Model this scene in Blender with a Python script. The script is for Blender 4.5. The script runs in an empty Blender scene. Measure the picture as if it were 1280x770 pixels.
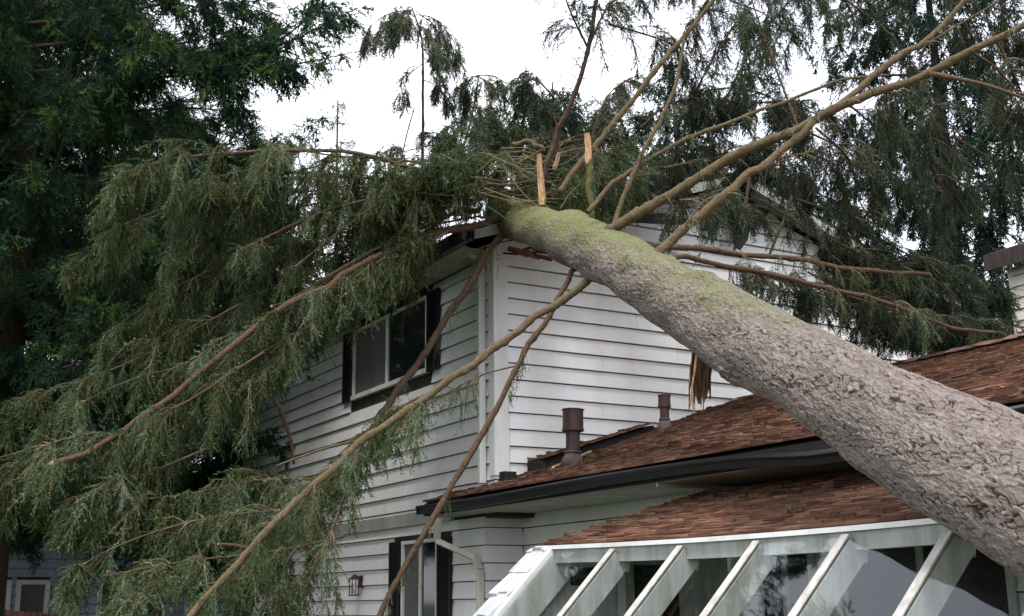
import bpy, math, random
import numpy as np
from mathutils import Matrix, Vector, noise as mnoise
random.seed(7); RNG = np.random.default_rng(11)
scene = bpy.context.scene
COL = scene.collection
# ------------------------------------------------------------------ camera, sky, sun, exposure
FPX, CX, CY = 1512.29, 640.0, 385.0
W = np.array([[0.86825025, -0.10668905, -0.4845193],
              [-0.49599686, -0.20898744, -0.84279971],
              [-0.01134095, 0.97208112, -0.23437083]])
CAM = np.array([0, 0, 1.6])
cd = bpy.data.cameras.new('camera'); cam = bpy.data.objects.new('camera', cd); COL.objects.link(cam)
cd.sensor_width = 36; cd.lens = 36 * FPX / 1280; cd.clip_start = .1; cd.clip_end = 3000
cam.matrix_world = Matrix([[*W[0], 0], [*W[1], 0], [*W[2], 1.6], [0, 0, 0, 1]])
scene.camera = cam
EXPOSURE = 0.85
SUN_EL, SUN_AZ = 58, 226          # direction the light comes from, azimuth measured from +X counter-clockwise
world = bpy.data.worlds.new('World'); scene.world = world; world.use_nodes = True
wn = world.node_tree; wn.nodes.clear()
wo = wn.nodes.new('ShaderNodeOutputWorld'); wb = wn.nodes.new('ShaderNodeBackground')
sk = wn.nodes.new('ShaderNodeTexSky'); sk.sky_type = 'NISHITA'; sk.sun_disc = False
sk.sun_elevation = math.radians(SUN_EL); sk.sun_rotation = math.radians(90 - SUN_AZ)
sk.dust_density = 4; sk.air_density = 1.5
hs = wn.nodes.new('ShaderNodeHueSaturation'); hs.inputs['Saturation'].default_value = .35
tc = wn.nodes.new('ShaderNodeTexCoord'); cn = wn.nodes.new('ShaderNodeTexNoise')
cn.inputs['Scale'].default_value = 2.2; cn.inputs['Detail'].default_value = 5
cr = wn.nodes.new('ShaderNodeValToRGB')
cr.color_ramp.elements[0].position = .3; cr.color_ramp.elements[0].color = (.72, .76, .86, 1)
cr.color_ramp.elements[1].position = .7; cr.color_ramp.elements[1].color = (1, 1, 1, 1)
sc = wn.nodes.new('ShaderNodeMix'); sc.data_type = 'RGBA'; sc.blend_type = 'MULTIPLY'
sc.inputs[0].default_value = 1; sc.inputs[7].default_value = (12, 12, 12.4, 1)
mx = wn.nodes.new('ShaderNodeMix'); mx.data_type = 'RGBA'; mx.inputs[0].default_value = .82
wn.links.new(tc.outputs['Generated'], cn.inputs['Vector']); wn.links.new(cn.outputs['Fac'], cr.inputs['Fac'])
wn.links.new(cr.outputs['Color'], sc.inputs[6])
wn.links.new(sk.outputs['Color'], hs.inputs['Color']); wn.links.new(hs.outputs['Color'], mx.inputs[6])
wn.links.new(sc.outputs[2], mx.inputs[7]); wn.links.new(mx.outputs[2], wb.inputs['Color'])
wb.inputs['Strength'].default_value = .115
wn.links.new(wb.outputs[0], wo.inputs['Surface'])
sl = bpy.data.lights.new('sun', 'SUN'); sl.energy = 1.5; sl.angle = math.radians(16); sl.color = (1, .96, .9)
so = bpy.data.objects.new('sun', sl); COL.objects.link(so)
el, az = math.radians(SUN_EL), math.radians(SUN_AZ)
so.rotation_euler = Vector((math.cos(el) * math.cos(az), math.cos(el) * math.sin(az), math.sin(el))).to_track_quat('Z', 'Y').to_euler()
scene.view_settings.view_transform = 'Standard'; scene.view_settings.look = 'None'
scene.view_settings.exposure = EXPOSURE; scene.view_settings.gamma = 1
scene.render.engine = 'CYCLES'
scene.cycles.max_bounces = 6; scene.cycles.transparent_max_bounces = 8

# ------------------------------------------------------------------ helpers
def ray(px, py):
    return (W @ np.array([px - CX, -(py - CY), -FPX])) / FPX
def at(px, py, dep):
    return CAM + ray(px, py) * dep
def onplane(px, py, ax, val):
    d = ray(px, py); return CAM + d * ((val - CAM[ax]) / d[ax])
def norm(v):
    return v / np.maximum(np.linalg.norm(v, axis=-1, keepdims=True), 1e-9)
def tag(o, label=None, cat=None, group=None, kind=None):
    if label: o['label'] = label
    if cat: o['category'] = cat
    if group: o['group'] = group
    if kind: o['kind'] = kind
    return o
def empty(name, loc, label=None, cat=None, group=None):
    o = bpy.data.objects.new(name, None); COL.objects.link(o); o.location = [float(v) for v in loc]
    bpy.context.view_layer.update()
    return tag(o, label, cat, group)
def link(name, me, mats, parent=None):
    for m in (mats if isinstance(mats, (list, tuple)) else [mats]): me.materials.append(m)
    o = bpy.data.objects.new(name, me); COL.objects.link(o)
    if parent is not None:
        o.parent = parent
        o.matrix_parent_inverse = root_inv(parent)
    return o
def root_inv(p):      # parts keep world coordinates: only the thing's own Empty is moved
    return Matrix.Translation(p.location).inverted() if p.parent is None else Matrix.Identity(4)
class MB:
    """collects solids into one mesh; per-face tint attribute"""
    def __init__(s): s.v = []; s.f = []; s.t = []; s.m = []
    def add(s, vs, fs, tint=.5, mat=0):
        b = len(s.v); s.v += [tuple(map(float, p)) for p in vs]
        for f in fs: s.f.append([b + i for i in f]); s.t.append(tint); s.m.append(mat)
        return s
    def box(s, a, b, tint=.5, mat=0):
        (x0, y0, z0), (x1, y1, z1) = [min(p, q) for p, q in zip(a, b)], [max(p, q) for p, q in zip(a, b)]
        return s.add([(x0, y0, z0), (x1, y0, z0), (x1, y1, z0), (x0, y1, z0), (x0, y0, z1), (x1, y0, z1), (x1, y1, z1), (x0, y1, z1)],
                     [(0, 3, 2, 1), (4, 5, 6, 7), (0, 1, 5, 4), (1, 2, 6, 5), (2, 3, 7, 6), (3, 0, 4, 7)], tint, mat)
    def prism(s, poly, d, tint=.5, mat=0):
        n = len(poly); d = np.array(d); P = [np.array(p, float) for p in poly]
        vs = P + [p + d for p in P]
        return s.add(vs, [tuple(range(n))[::-1], tuple(range(n, 2 * n))] + [(i, (i + 1) % n, n + (i + 1) % n, n + i) for i in range(n)], tint, mat)
    def bar(s, p, q, w, h, up=(0, 0, 1), tint=.5, mat=0):
        p = np.array(p, float); q = np.array(q, float); t = norm(q - p); u = np.array(up, float)
        sd = norm(np.cross(t, u)); uu = np.cross(sd, t)
        c = [-sd * w / 2 - uu * h / 2, sd * w / 2 - uu * h / 2, sd * w / 2 + uu * h / 2, -sd * w / 2 + uu * h / 2]
        return s.prism([p + k for k in c], q - p, tint, mat)
    def tube(s, pts, rad, n=8, tint=.5, mat=0, cap=True):
        pts = np.array(pts, float); rad = np.broadcast_to(rad, len(pts)); T = norm(np.gradient(pts, axis=0))
        ref = np.array([0, 0, 1.]) if abs(T[0][2]) < .8 else np.array([1., 0, 0])
        vs = []; a = np.arange(n) * 2 * np.pi / n
        for p, t, r in zip(pts, T, rad):
            x = norm(np.cross(ref, t)); y = np.cross(t, x)
            vs += list(p + r * (np.cos(a)[:, None] * x + np.sin(a)[:, None] * y)); ref = y if abs(np.dot(y, t)) < .5 else ref
            ref = np.cross(t, x) * 0 + ref
        fs = []
        for k in range(len(pts) - 1):
            for i in range(n): fs.append((k * n + i, k * n + (i + 1) % n, (k + 1) * n + (i + 1) % n, (k + 1) * n + i))
        if cap: fs += [tuple(range(n))[::-1], tuple(range((len(pts) - 1) * n, len(pts) * n))]
        return s.add(vs, fs, tint, mat)
    def build(s, name, mats, parent=None, smooth=False, bevel=0):
        me = bpy.data.meshes.new(name); me.from_pydata(s.v, [], s.f)
        at_ = me.attributes.new('tint', 'FLOAT', 'FACE'); at_.data.foreach_set('value', s.t)
        me.polygons.foreach_set('material_index', s.m)
        if smooth: me.polygons.foreach_set('use_smooth', [True] * len(s.f))
        me.update()
        o = link(name, me, mats, parent)
        if bevel:
            b = o.modifiers.new('bevel', 'BEVEL'); b.width = bevel; b.segments = 2; b.limit_method = 'ANGLE'
        return o
# ------------------------------------------------------------------ materials
def mat(name, build):
    m = bpy.data.materials.new(name); m.use_nodes = True; nt = m.node_tree
    bs = nt.nodes['Principled BSDF']; build(nt, bs, lambda t: nt.nodes.new(t), nt.links.new); return m
def ramp(N, stops):
    r = N('ShaderNodeValToRGB'); e = r.color_ramp.elements
    while len(e) < len(stops): e.new(.5)
    for k, (p, c) in enumerate(stops): e[k].position = p; e[k].color = (*c, 1)
    return r
def attr(N, name):
    a = N('ShaderNodeAttribute'); a.attribute_name = name; return a
def paint(name, c, rough=.55, dirt=.12, scale=3, streak=(1, 1, .15), spec=.3, bump=.1):
    def b(nt, bs, N, L):
        tcn = N('ShaderNodeTexCoord'); mp = N('ShaderNodeMapping'); mp.inputs['Scale'].default_value = streak
        n1 = N('ShaderNodeTexNoise'); n1.inputs['Scale'].default_value = scale; n1.inputs['Detail'].default_value = 8; n1.inputs['Roughness'].default_value = .65
        L(tcn.outputs['Object'], mp.inputs['Vector']); L(mp.outputs[0], n1.inputs['Vector'])
        d = tuple(v * (1 - dirt * 2.2) * k for v, k in zip(c, (1, .97, .9)))
        r = ramp(N, [(.3, d), (.62, c)]); L(n1.outputs['Fac'], r.inputs['Fac'])
        n2 = N('ShaderNodeTexNoise'); n2.inputs['Scale'].default_value = 60; n2.inputs['Detail'].default_value = 4
        L(tcn.outputs['Object'], n2.inputs['Vector'])
        a = attr(N, 'tint'); mr = N('ShaderNodeMapRange'); mr.inputs['To Min'].default_value = .9; mr.inputs['To Max'].default_value = 1.1
        L(a.outputs['Fac'], mr.inputs['Value'])
        m = N('ShaderNodeMix'); m.data_type = 'RGBA'; m.blend_type = 'MULTIPLY'; m.inputs[0].default_value = 1
        L(r.outputs['Color'], m.inputs[6]); L(mr.outputs[0], m.inputs[7]); L(m.outputs[2], bs.inputs['Base Color'])
        bp = N('ShaderNodeBump'); bp.inputs['Strength'].default_value = bump; bp.inputs['Distance'].default_value = .01
        L(n2.outputs['Fac'], bp.inputs['Height']); L(bp.outputs[0], bs.inputs['Normal'])
        bs.inputs['Roughness'].default_value = rough; bs.inputs['Specular IOR Level'].default_value = spec
    return mat(name, b)
M = {}
M['white'] = paint('white_siding', (.78, .78, .80), .5, .045)
M['trim'] = paint('white_trim', (.72, .73, .73), .45, .1)
M['old_trim'] = paint('weathered_trim', (.53, .53, .51), .6, .2, 9)
M['cap'] = paint('weathered_cap', (.58, .56, .53), .6, .22, 12)
M['sheath'] = paint('dark_gap', (.05, .045, .04), .9)
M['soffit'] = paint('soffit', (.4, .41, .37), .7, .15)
M['gutter'] = paint('black_gutter', (.012, .014, .02), .3, .1, spec=.5)
M['black'] = paint('black_shutter', (.012, .012, .016), .55, .1)
M['felt'] = paint('roofing_felt', (.014, .014, .018), .75, .2, 20)
M['downspout'] = paint('cream_downspout', (.62, .58, .52), .45, .12)
M['vent'] = paint('vent_brown', (.075, .04, .038), .5, .3, 14)
M['lead'] = paint('vent_boot', (.12, .085, .075), .6, .3, 12)
M['blind'] = paint('window_blind', (.13, .12, .125), .7, .1)
M['room'] = paint('dark_room', (.012, .012, .015), .8)
M['bluehouse'] = paint('blue_grey_siding', (.36, .42, .55), .6, .12)
M['cream'] = paint('cream_siding', (.62, .6, .52), .6, .12)
M['redwood'] = paint('red_brown_boards', (.11, .035, .03), .7, .25, 8)
M['darkroof'] = paint('dark_roofing', (.05, .04, .035), .85, .25, 12)
def wood_b(nt, bs, N, L):
    tcn = N('ShaderNodeTexCoord'); mp = N('ShaderNodeMapping'); mp.inputs['Scale'].default_value = (60, 60, 5)
    n = N('ShaderNodeTexNoise'); n.inputs['Scale'].default_value = 1; n.inputs['Detail'].default_value = 6
    L(tcn.outputs['Object'], mp.inputs[0]); L(mp.outputs[0], n.inputs['Vector'])
    r = ramp(N, [(.3, (.3, .15, .07)), (.5, (.58, .36, .2)), (.7, (.74, .56, .38))]); L(n.outputs['Fac'], r.inputs['Fac']); L(r.outputs[0], bs.inputs['Base Color'])
    b = N('ShaderNodeBump'); b.inputs['Strength'].default_value = .6; b.inputs['Distance'].default_value = .01; L(n.outputs['Fac'], b.inputs['Height']); L(b.outputs[0], bs.inputs['Normal'])
    bs.inputs['Roughness'].default_value = .7
M['rawwood'] = mat('splintered_wood', wood_b)
def shingle_b(c0, c1, c2):
    def f(nt, bs, N, L):
        nl = N('ShaderNodeTexNoise'); nl.inputs['Scale'].default_value = 1.6; nl.inputs['Detail'].default_value = 6; a = attr(N, 'tint'); tcn = N('ShaderNodeTexCoord')
        n = N('ShaderNodeTexNoise'); n.inputs['Scale'].default_value = 9; n.inputs['Detail'].default_value = 9; n.inputs['Roughness'].default_value = .75
        L(tcn.outputs['Object'], n.inputs['Vector'])
        ad = N('ShaderNodeMath'); ad.operation = 'MULTIPLY_ADD'; ad.inputs[1].default_value = .55; L(a.outputs['Fac'], ad.inputs[0])
        sb = N('ShaderNodeMath'); sb.operation = 'MULTIPLY'; sb.inputs[1].default_value = .5; L(n.outputs['Fac'], sb.inputs[0]); L(sb.outputs[0], ad.inputs[2])
        r = ramp(N, [(.2, c0), (.5, c1), (.85, c2)]); L(ad.outputs[0], r.inputs['Fac'])
        L(tcn.outputs['Object'], nl.inputs['Vector']); rl = ramp(N, [(.35, (.62, .66, .66)), (.65, (1.12, 1.06, 1))]); L(nl.outputs['Fac'], rl.inputs['Fac']); mm = N('ShaderNodeMixRGB'); mm.blend_type = 'MULTIPLY'; mm.inputs[0].default_value = 1; L(r.outputs[0], mm.inputs[1]); L(rl.outputs[0], mm.inputs[2]); L(mm.outputs[0], bs.inputs['Base Color'])
        g = N('ShaderNodeTexNoise'); g.inputs['Scale'].default_value = 120; L(tcn.outputs['Object'], g.inputs['Vector'])
        b = N('ShaderNodeBump'); b.inputs['Strength'].default_value = .5; b.inputs['Distance'].default_value = .01; L(g.outputs['Fac'], b.inputs['Height']); L(b.outputs[0], bs.inputs['Normal'])
        bs.inputs['Roughness'].default_value = .9; bs.inputs['Specular IOR Level'].default_value = .15
    return f
M['shingle'] = mat('red_brown_shingles', shingle_b((.038, .021, .015), (.145, .073, .05), (.265, .155, .112)))
M['shake'] = mat('white_shakes', shingle_b((.45, .45, .45), (.66, .66, .67), (.8, .8, .8)))
def glass_b(nt, bs, N, L):
    nt.nodes.remove(bs); out = nt.nodes['Material Output']
    g = N('ShaderNodeBsdfGlossy'); g.inputs['Roughness'].default_value = .02; g.inputs['Color'].default_value = (.9, .95, 1, 1)
    t = N('ShaderNodeBsdfTransparent'); t.inputs['Color'].default_value = (.93, .95, .95, 1)
    lw = N('ShaderNodeLayerWeight'); lw.inputs['Blend'].default_value = .5
    pw = N('ShaderNodeMath'); pw.operation = 'POWER'; pw.inputs[1].default_value = 4; L(lw.outputs['Facing'], pw.inputs[0])
    fa = N('ShaderNodeMath'); fa.operation = 'MULTIPLY_ADD'; fa.inputs[1].default_value = .3; fa.inputs[2].default_value = .03; L(pw.outputs[0], fa.inputs[0])
    m = N('ShaderNodeMixShader'); L(fa.outputs[0], m.inputs[0]); L(t.outputs[0], m.inputs[1]); L(g.outputs[0], m.inputs[2]); L(m.outputs[0], out.inputs[0])
M['glass'] = mat('clear_glass', glass_b)
M['pane'] = mat('window_glass', lambda nt, bs, N, L: (bs.inputs['Base Color'].__setattr__('default_value', (.012, .014, .018, 1)), bs.inputs['Roughness'].__setattr__('default_value', .06)))
def grass_b(nt, bs, N, L):
    tcn = N('ShaderNodeTexCoord'); n = N('ShaderNodeTexNoise'); n.inputs['Scale'].default_value = 1.5; n.inputs['Detail'].default_value = 10
    L(tcn.outputs['Object'], n.inputs['Vector']); r = ramp(N, [(.35, (.03, .045, .015)), (.6, (.06, .09, .03)), (.75, (.09, .07, .045))]); L(n.outputs['Fac'], r.inputs['Fac']); L(r.outputs[0], bs.inputs['Base Color']); bs.inputs['Roughness'].default_value = .95
M['grass'] = mat('lawn', grass_b)
def needle(name, stops, trans=.3):
    def b(nt, bs, N, L):
        a = attr(N, 'tint'); r = ramp(N, stops); L(a.outputs['Fac'], r.inputs['Fac']); out = nt.nodes['Material Output']
        nt.nodes.remove(bs)
        d = N('ShaderNodeBsdfDiffuse'); t = N('ShaderNodeBsdfTranslucent'); m = N('ShaderNodeMixShader'); m.inputs[0].default_value = trans
        L(r.outputs[0], d.inputs[0]); L(r.outputs[0], t.inputs[0]); L(d.outputs[0], m.inputs[1]); L(t.outputs[0], m.inputs[2]); L(m.outputs[0], out.inputs[0])
    return mat(name, b)
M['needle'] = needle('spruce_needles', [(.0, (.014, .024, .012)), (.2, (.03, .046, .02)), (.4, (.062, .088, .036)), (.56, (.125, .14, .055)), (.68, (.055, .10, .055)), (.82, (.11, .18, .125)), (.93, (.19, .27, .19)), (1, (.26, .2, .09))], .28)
M['needle_cool'] = needle('cool_spruce_needles', [(.0, (.012, .022, .016)), (.35, (.028, .045, .03)), (.6, (.06, .085, .055)), (.8, (.10, .135, .095)), (1, (.15, .17, .11))], .3)  # cooler grey-green, less olive needle colour for the back limbs
M['needle_dark'] = needle('dark_conifer_needles', [(0, (.01, .024, .019)), (.5, (.024, .054, .036)), (.72, (.042, .092, .04)), (.88, (.075, .15, .04)), (1, (.12, .21, .045))])
M['needle_far'] = needle('far_conifer_needles', [(0, (.015, .03, .022)), (.5, (.035, .06, .045)), (1, (.075, .12, .08))])
def bark_b(stops, moss, mscale, disp):
    def b(nt, bs, N, L):
        a = attr(N, 'bark'); tcn = N('ShaderNodeTexCoord')
        mp = N('ShaderNodeMapping'); mp.inputs['Scale'].default_value = (1, 1, .35); L(a.outputs['Vector'], mp.inputs[0])
        w = N('ShaderNodeTexNoise'); w.inputs['Scale'].default_value = mscale * .5; w.inputs['Detail'].default_value = 3; L(mp.outputs[0], w.inputs['Vector'])
        va = N('ShaderNodeMixRGB'); va.blend_type = 'ADD'; va.inputs[0].default_value = .2; L(mp.outputs[0], va.inputs[1]); L(w.outputs['Color'], va.inputs[2])
        v = N('ShaderNodeTexVoronoi'); v.feature = 'DISTANCE_TO_EDGE'; v.inputs['Scale'].default_value = mscale; L(va.outputs[0], v.inputs['Vector'])
        n = N('ShaderNodeTexNoise'); n.inputs['Scale'].default_value = mscale * 2.3; n.inputs['Detail'].default_value = 10; n.inputs['Roughness'].default_value = .7; L(mp.outputs[0], n.inputs['Vector'])
        r = ramp(N, stops); L(n.outputs['Fac'], r.inputs['Fac'])
        cr2 = ramp(N, [(0, (.18, .13, .12)), (.1, (.75, .7, .7)), (.25, (1, 1, 1))]); L(v.outputs['Distance'], cr2.inputs['Fac'])
        m1 = N('ShaderNodeMixRGB'); m1.blend_type = 'MULTIPLY'; m1.inputs[0].default_value = .55 if disp else .3; L(r.outputs[0], m1.inputs[1]); L(cr2.outputs[0], m1.inputs[2])
        if disp:
            ca = attr(N, 'crack'); cm = ramp(N, [(0, (1, 1, 1)), (.3, (.85, .8, .76)), (.85, (.2, .15, .12))]); L(ca.outputs['Fac'], cm.inputs['Fac'])
            pa = attr(N, 'plate'); pm = ramp(N, [(0, (.84, .81, .8)), (.5, (1, 1, 1)), (1, (1.14, 1.12, 1.12))]); L(pa.outputs['Fac'], pm.inputs['Fac'])
            m0 = N('ShaderNodeMixRGB'); m0.blend_type = 'MULTIPLY'; m0.inputs[0].default_value = 1; L(r.outputs[0], m0.inputs[1]); L(cm.outputs[0], m0.inputs[2])
            m1 = N('ShaderNodeMixRGB'); m1.blend_type = 'MULTIPLY'; m1.inputs[0].default_value = 1; L(m0.outputs[0], m1.inputs[1]); L(pm.outputs[0], m1.inputs[2])
        g = N('ShaderNodeNewGeometry'); sx = N('ShaderNodeSeparateXYZ'); L(g.outputs['Normal'], sx.inputs[0])
        n3 = N('ShaderNodeTexNoise'); n3.inputs['Scale'].default_value = 3.5; n3.inputs['Detail'].default_value = 9; n3.inputs['Roughness'].default_value = .75; L(a.outputs['Vector'], n3.inputs['Vector'])
        mo = attr(N, 'moss')
        s1 = N('ShaderNodeMath'); s1.operation = 'ADD'; L(n3.outputs['Fac'], s1.inputs[0]); L(mo.outputs['Fac'], s1.inputs[1])
        mr = N('ShaderNodeMapRange'); mr.inputs['From Min'].default_value = .85; mr.inputs['From Max'].default_value = 1.25; L(s1.outputs[0], mr.inputs['Value'])
        mc = ramp(N, [(.3, (moss[0] * .55, moss[1] * .55, moss[2] * .5)), (.7, moss)]); L(n.outputs['Fac'], mc.inputs['Fac'])
        m2 = N('ShaderNodeMixRGB'); L(mr.outputs[0], m2.inputs[0]); L(m1.outputs[0], m2.inputs[1]); L(mc.outputs[0], m2.inputs[2])
        L(m2.outputs[0], bs.inputs['Base Color'])
        h = N('ShaderNodeMath'); h.operation = 'MULTIPLY_ADD'; h.inputs[1].default_value = .5; L(n.outputs['Fac'], h.inputs[0]); L(v.outputs['Distance'], h.inputs[2])
        bp = N('ShaderNodeBump'); bp.inputs['Strength'].default_value = .7; bp.inputs['Distance'].default_value = .03 if disp else .008; L(h.outputs[0], bp.inputs['Height']); L(bp.outputs[0], bs.inputs['Normal'])
        bs.inputs['Roughness'].default_value = .9; bs.inputs['Specular IOR Level'].default_value = .15
    return b
M['bark'] = mat('scaly_spruce_bark', bark_b([(.25, (.075, .058, .05)), (.43, (.16, .135, .122)), (.6, (.24, .21, .193)), (.78, (.4, .362, .338))], (.19, .2, .088), 24, True))
M['limb'] = mat('olive_limb_bark', bark_b([(.3, (.06, .042, .026)), (.55, (.135, .104, .06)), (.75, (.22, .17, .1))], (.15, .16, .06), 30, False))
M['limb_red'] = mat('red_brown_limb_bark', bark_b([(.3, (.05, .03, .02)), (.55, (.115, .075, .05)), (.75, (.21, .15, .1))], (.14, .13, .06), 30, False))
M['darkbark'] = mat('dark_bark', bark_b([(.3, (.03, .022, .016)), (.55, (.06, .045, .034)), (.75, (.1, .08, .06))], (.05, .06, .025), 12, False))
M['twig'] = paint('twig_wood', (.2, .15, .085), .8, .2, 30)

# ------------------------------------------------------------------ growth tools
def smooth_path(pts, n):
    P = np.array(pts, float); P = np.vstack([2 * P[0] - P[1], P, 2 * P[-1] - P[-2]]); m = len(P) - 3; out = []
    for t in np.linspace(0, m - 1e-6, n):
        i = int(t); u = t - i; a, b, c, d = P[i:i + 4]
        out.append(.5 * (2 * b + (c - a) * u + (2 * a - 5 * b + 4 * c - d) * u * u + (3 * b - 3 * c + d - a) * u ** 3))
    return np.array(out)
def frames(path):
    T = norm(np.gradient(path, axis=0)); ref = np.array([0, 0, 1.]) if abs(T[0][2]) < .9 else np.array([1., 0, 0])
    X = []; x = norm(np.cross(ref, T[0]))
    for t in T: x = norm(x - t * np.dot(x, t)); X.append(x)
    X = np.array(X); return T, X, np.cross(T, X)
def limb_mesh(name, path, rad, sides=10, rough=.12, seed=0, moss=-1, parent=None, mats=None, pale_tip=False, dispf=None, mossf=None):
    n = len(path); T, X, Y = frames(path); a = np.arange(sides) * 2 * np.pi / sides
    s = np.concatenate([[0], np.cumsum(np.linalg.norm(np.diff(path, axis=0), axis=1))])
    rad = np.broadcast_to(rad, n)[:, None] * np.ones(sides)
    rg = np.random.default_rng(seed)
    if dispf is None:
        ph = rg.uniform(0, 6, 4)
        k = np.sin(s * 9 + ph[0]) * np.sin(s * 3.3 + ph[1])
        rad = rad * (1 + rough * (k[:, None] * .6 + rg.normal(0, .4, (n, sides)) + .9 * np.sin(s * 41 + ph[2])[:, None] * (np.sin(s * 13 + ph[3]) > .3)[:, None]))
        for q_ in range(int(s[-1] * 5)):
            sk_, ak_ = rg.uniform(0, s[-1]), rg.uniform(0, 6.28); rad = rad * (1 + rg.uniform(.15, .55) * np.exp(-((s[:, None] - sk_) / .03) ** 2 - (np.angle(np.exp(1j * (a[None] - ak_))) / .5) ** 2))
    else: rad = rad + dispf(s[:, None] + 0 * a[None], a[None] + 0 * s[:, None], rad)
    co = path[:, None] + rad[..., None] * (np.cos(a)[None, :, None] * X[:, None] + np.sin(a)[None, :, None] * Y[:, None])
    V = np.vstack([co.reshape(-1, 3), path[:1], path[-1:] + T[-1:] * rad[-1, 0] * (1.5 if pale_tip else .5)])
    i, j = np.meshgrid(np.arange(n - 1), np.arange(sides), indexing='ij'); j2 = (j + 1) % sides
    q = np.stack([i * sides + j, i * sides + j2, (i + 1) * sides + j2, (i + 1) * sides + j], -1).reshape(-1, 4)
    jj = np.arange(sides); c0 = np.stack([jj * 0 + n * sides, (jj + 1) % sides, jj], -1)
    c1 = np.stack([jj * 0 + n * sides + 1, (n - 1) * sides + jj, (n - 1) * sides + (jj + 1) % sides], -1)
    me = bpy.data.meshes.new(name); nq, nt_ = len(q), len(c0) + len(c1)
    me.vertices.add(len(V)); me.vertices.foreach_set('co', V.astype(np.float32).ravel())
    me.loops.add(nq * 4 + nt_ * 3); me.loops.foreach_set('vertex_index', np.concatenate([q.ravel(), c0.ravel(), c1.ravel()]).astype(np.int32))
    me.polygons.add(nq + nt_); lt = np.concatenate([np.full(nq, 4), np.full(nt_, 3)]).astype(np.int32)
    me.polygons.foreach_set('loop_start', np.concatenate([[0], np.cumsum(lt)[:-1]]).astype(np.int32)); me.polygons.foreach_set('loop_total', lt); me.update(calc_edges=True)
    R0 = float(rad.mean()); bk = np.zeros((len(V), 3)); bk[:n * sides, 0] = (np.cos(a)[None] * rad).ravel(); bk[:n * sides, 1] = (np.sin(a)[None] * rad).ravel(); bk[:n * sides, 2] = np.repeat(s, sides)
    bk[-1, 2] = s[-1]
    ab = me.attributes.new('bark', 'FLOAT_VECTOR', 'POINT'); ab.data.foreach_set('vector', (bk + seed * 1.7).ravel())
    mo = np.full(len(V), float(moss))
    if mossf is not None: mo[:n * sides] = mossf(s, co, (co - path[:, None]) / rad[..., None]).ravel()
    am = me.attributes.new('moss', 'FLOAT', 'POINT'); am.data.foreach_set('value', mo)
    me.polygons.foreach_set('use_smooth', [True] * len(me.polygons))
    mi = np.zeros(len(me.polygons), int)
    if pale_tip: mi[-sides:] = 1
    me.polygons.foreach_set('material_index', mi); me.update()
    return link(name, me, mats, parent)
TOTAL = [0]
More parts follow.
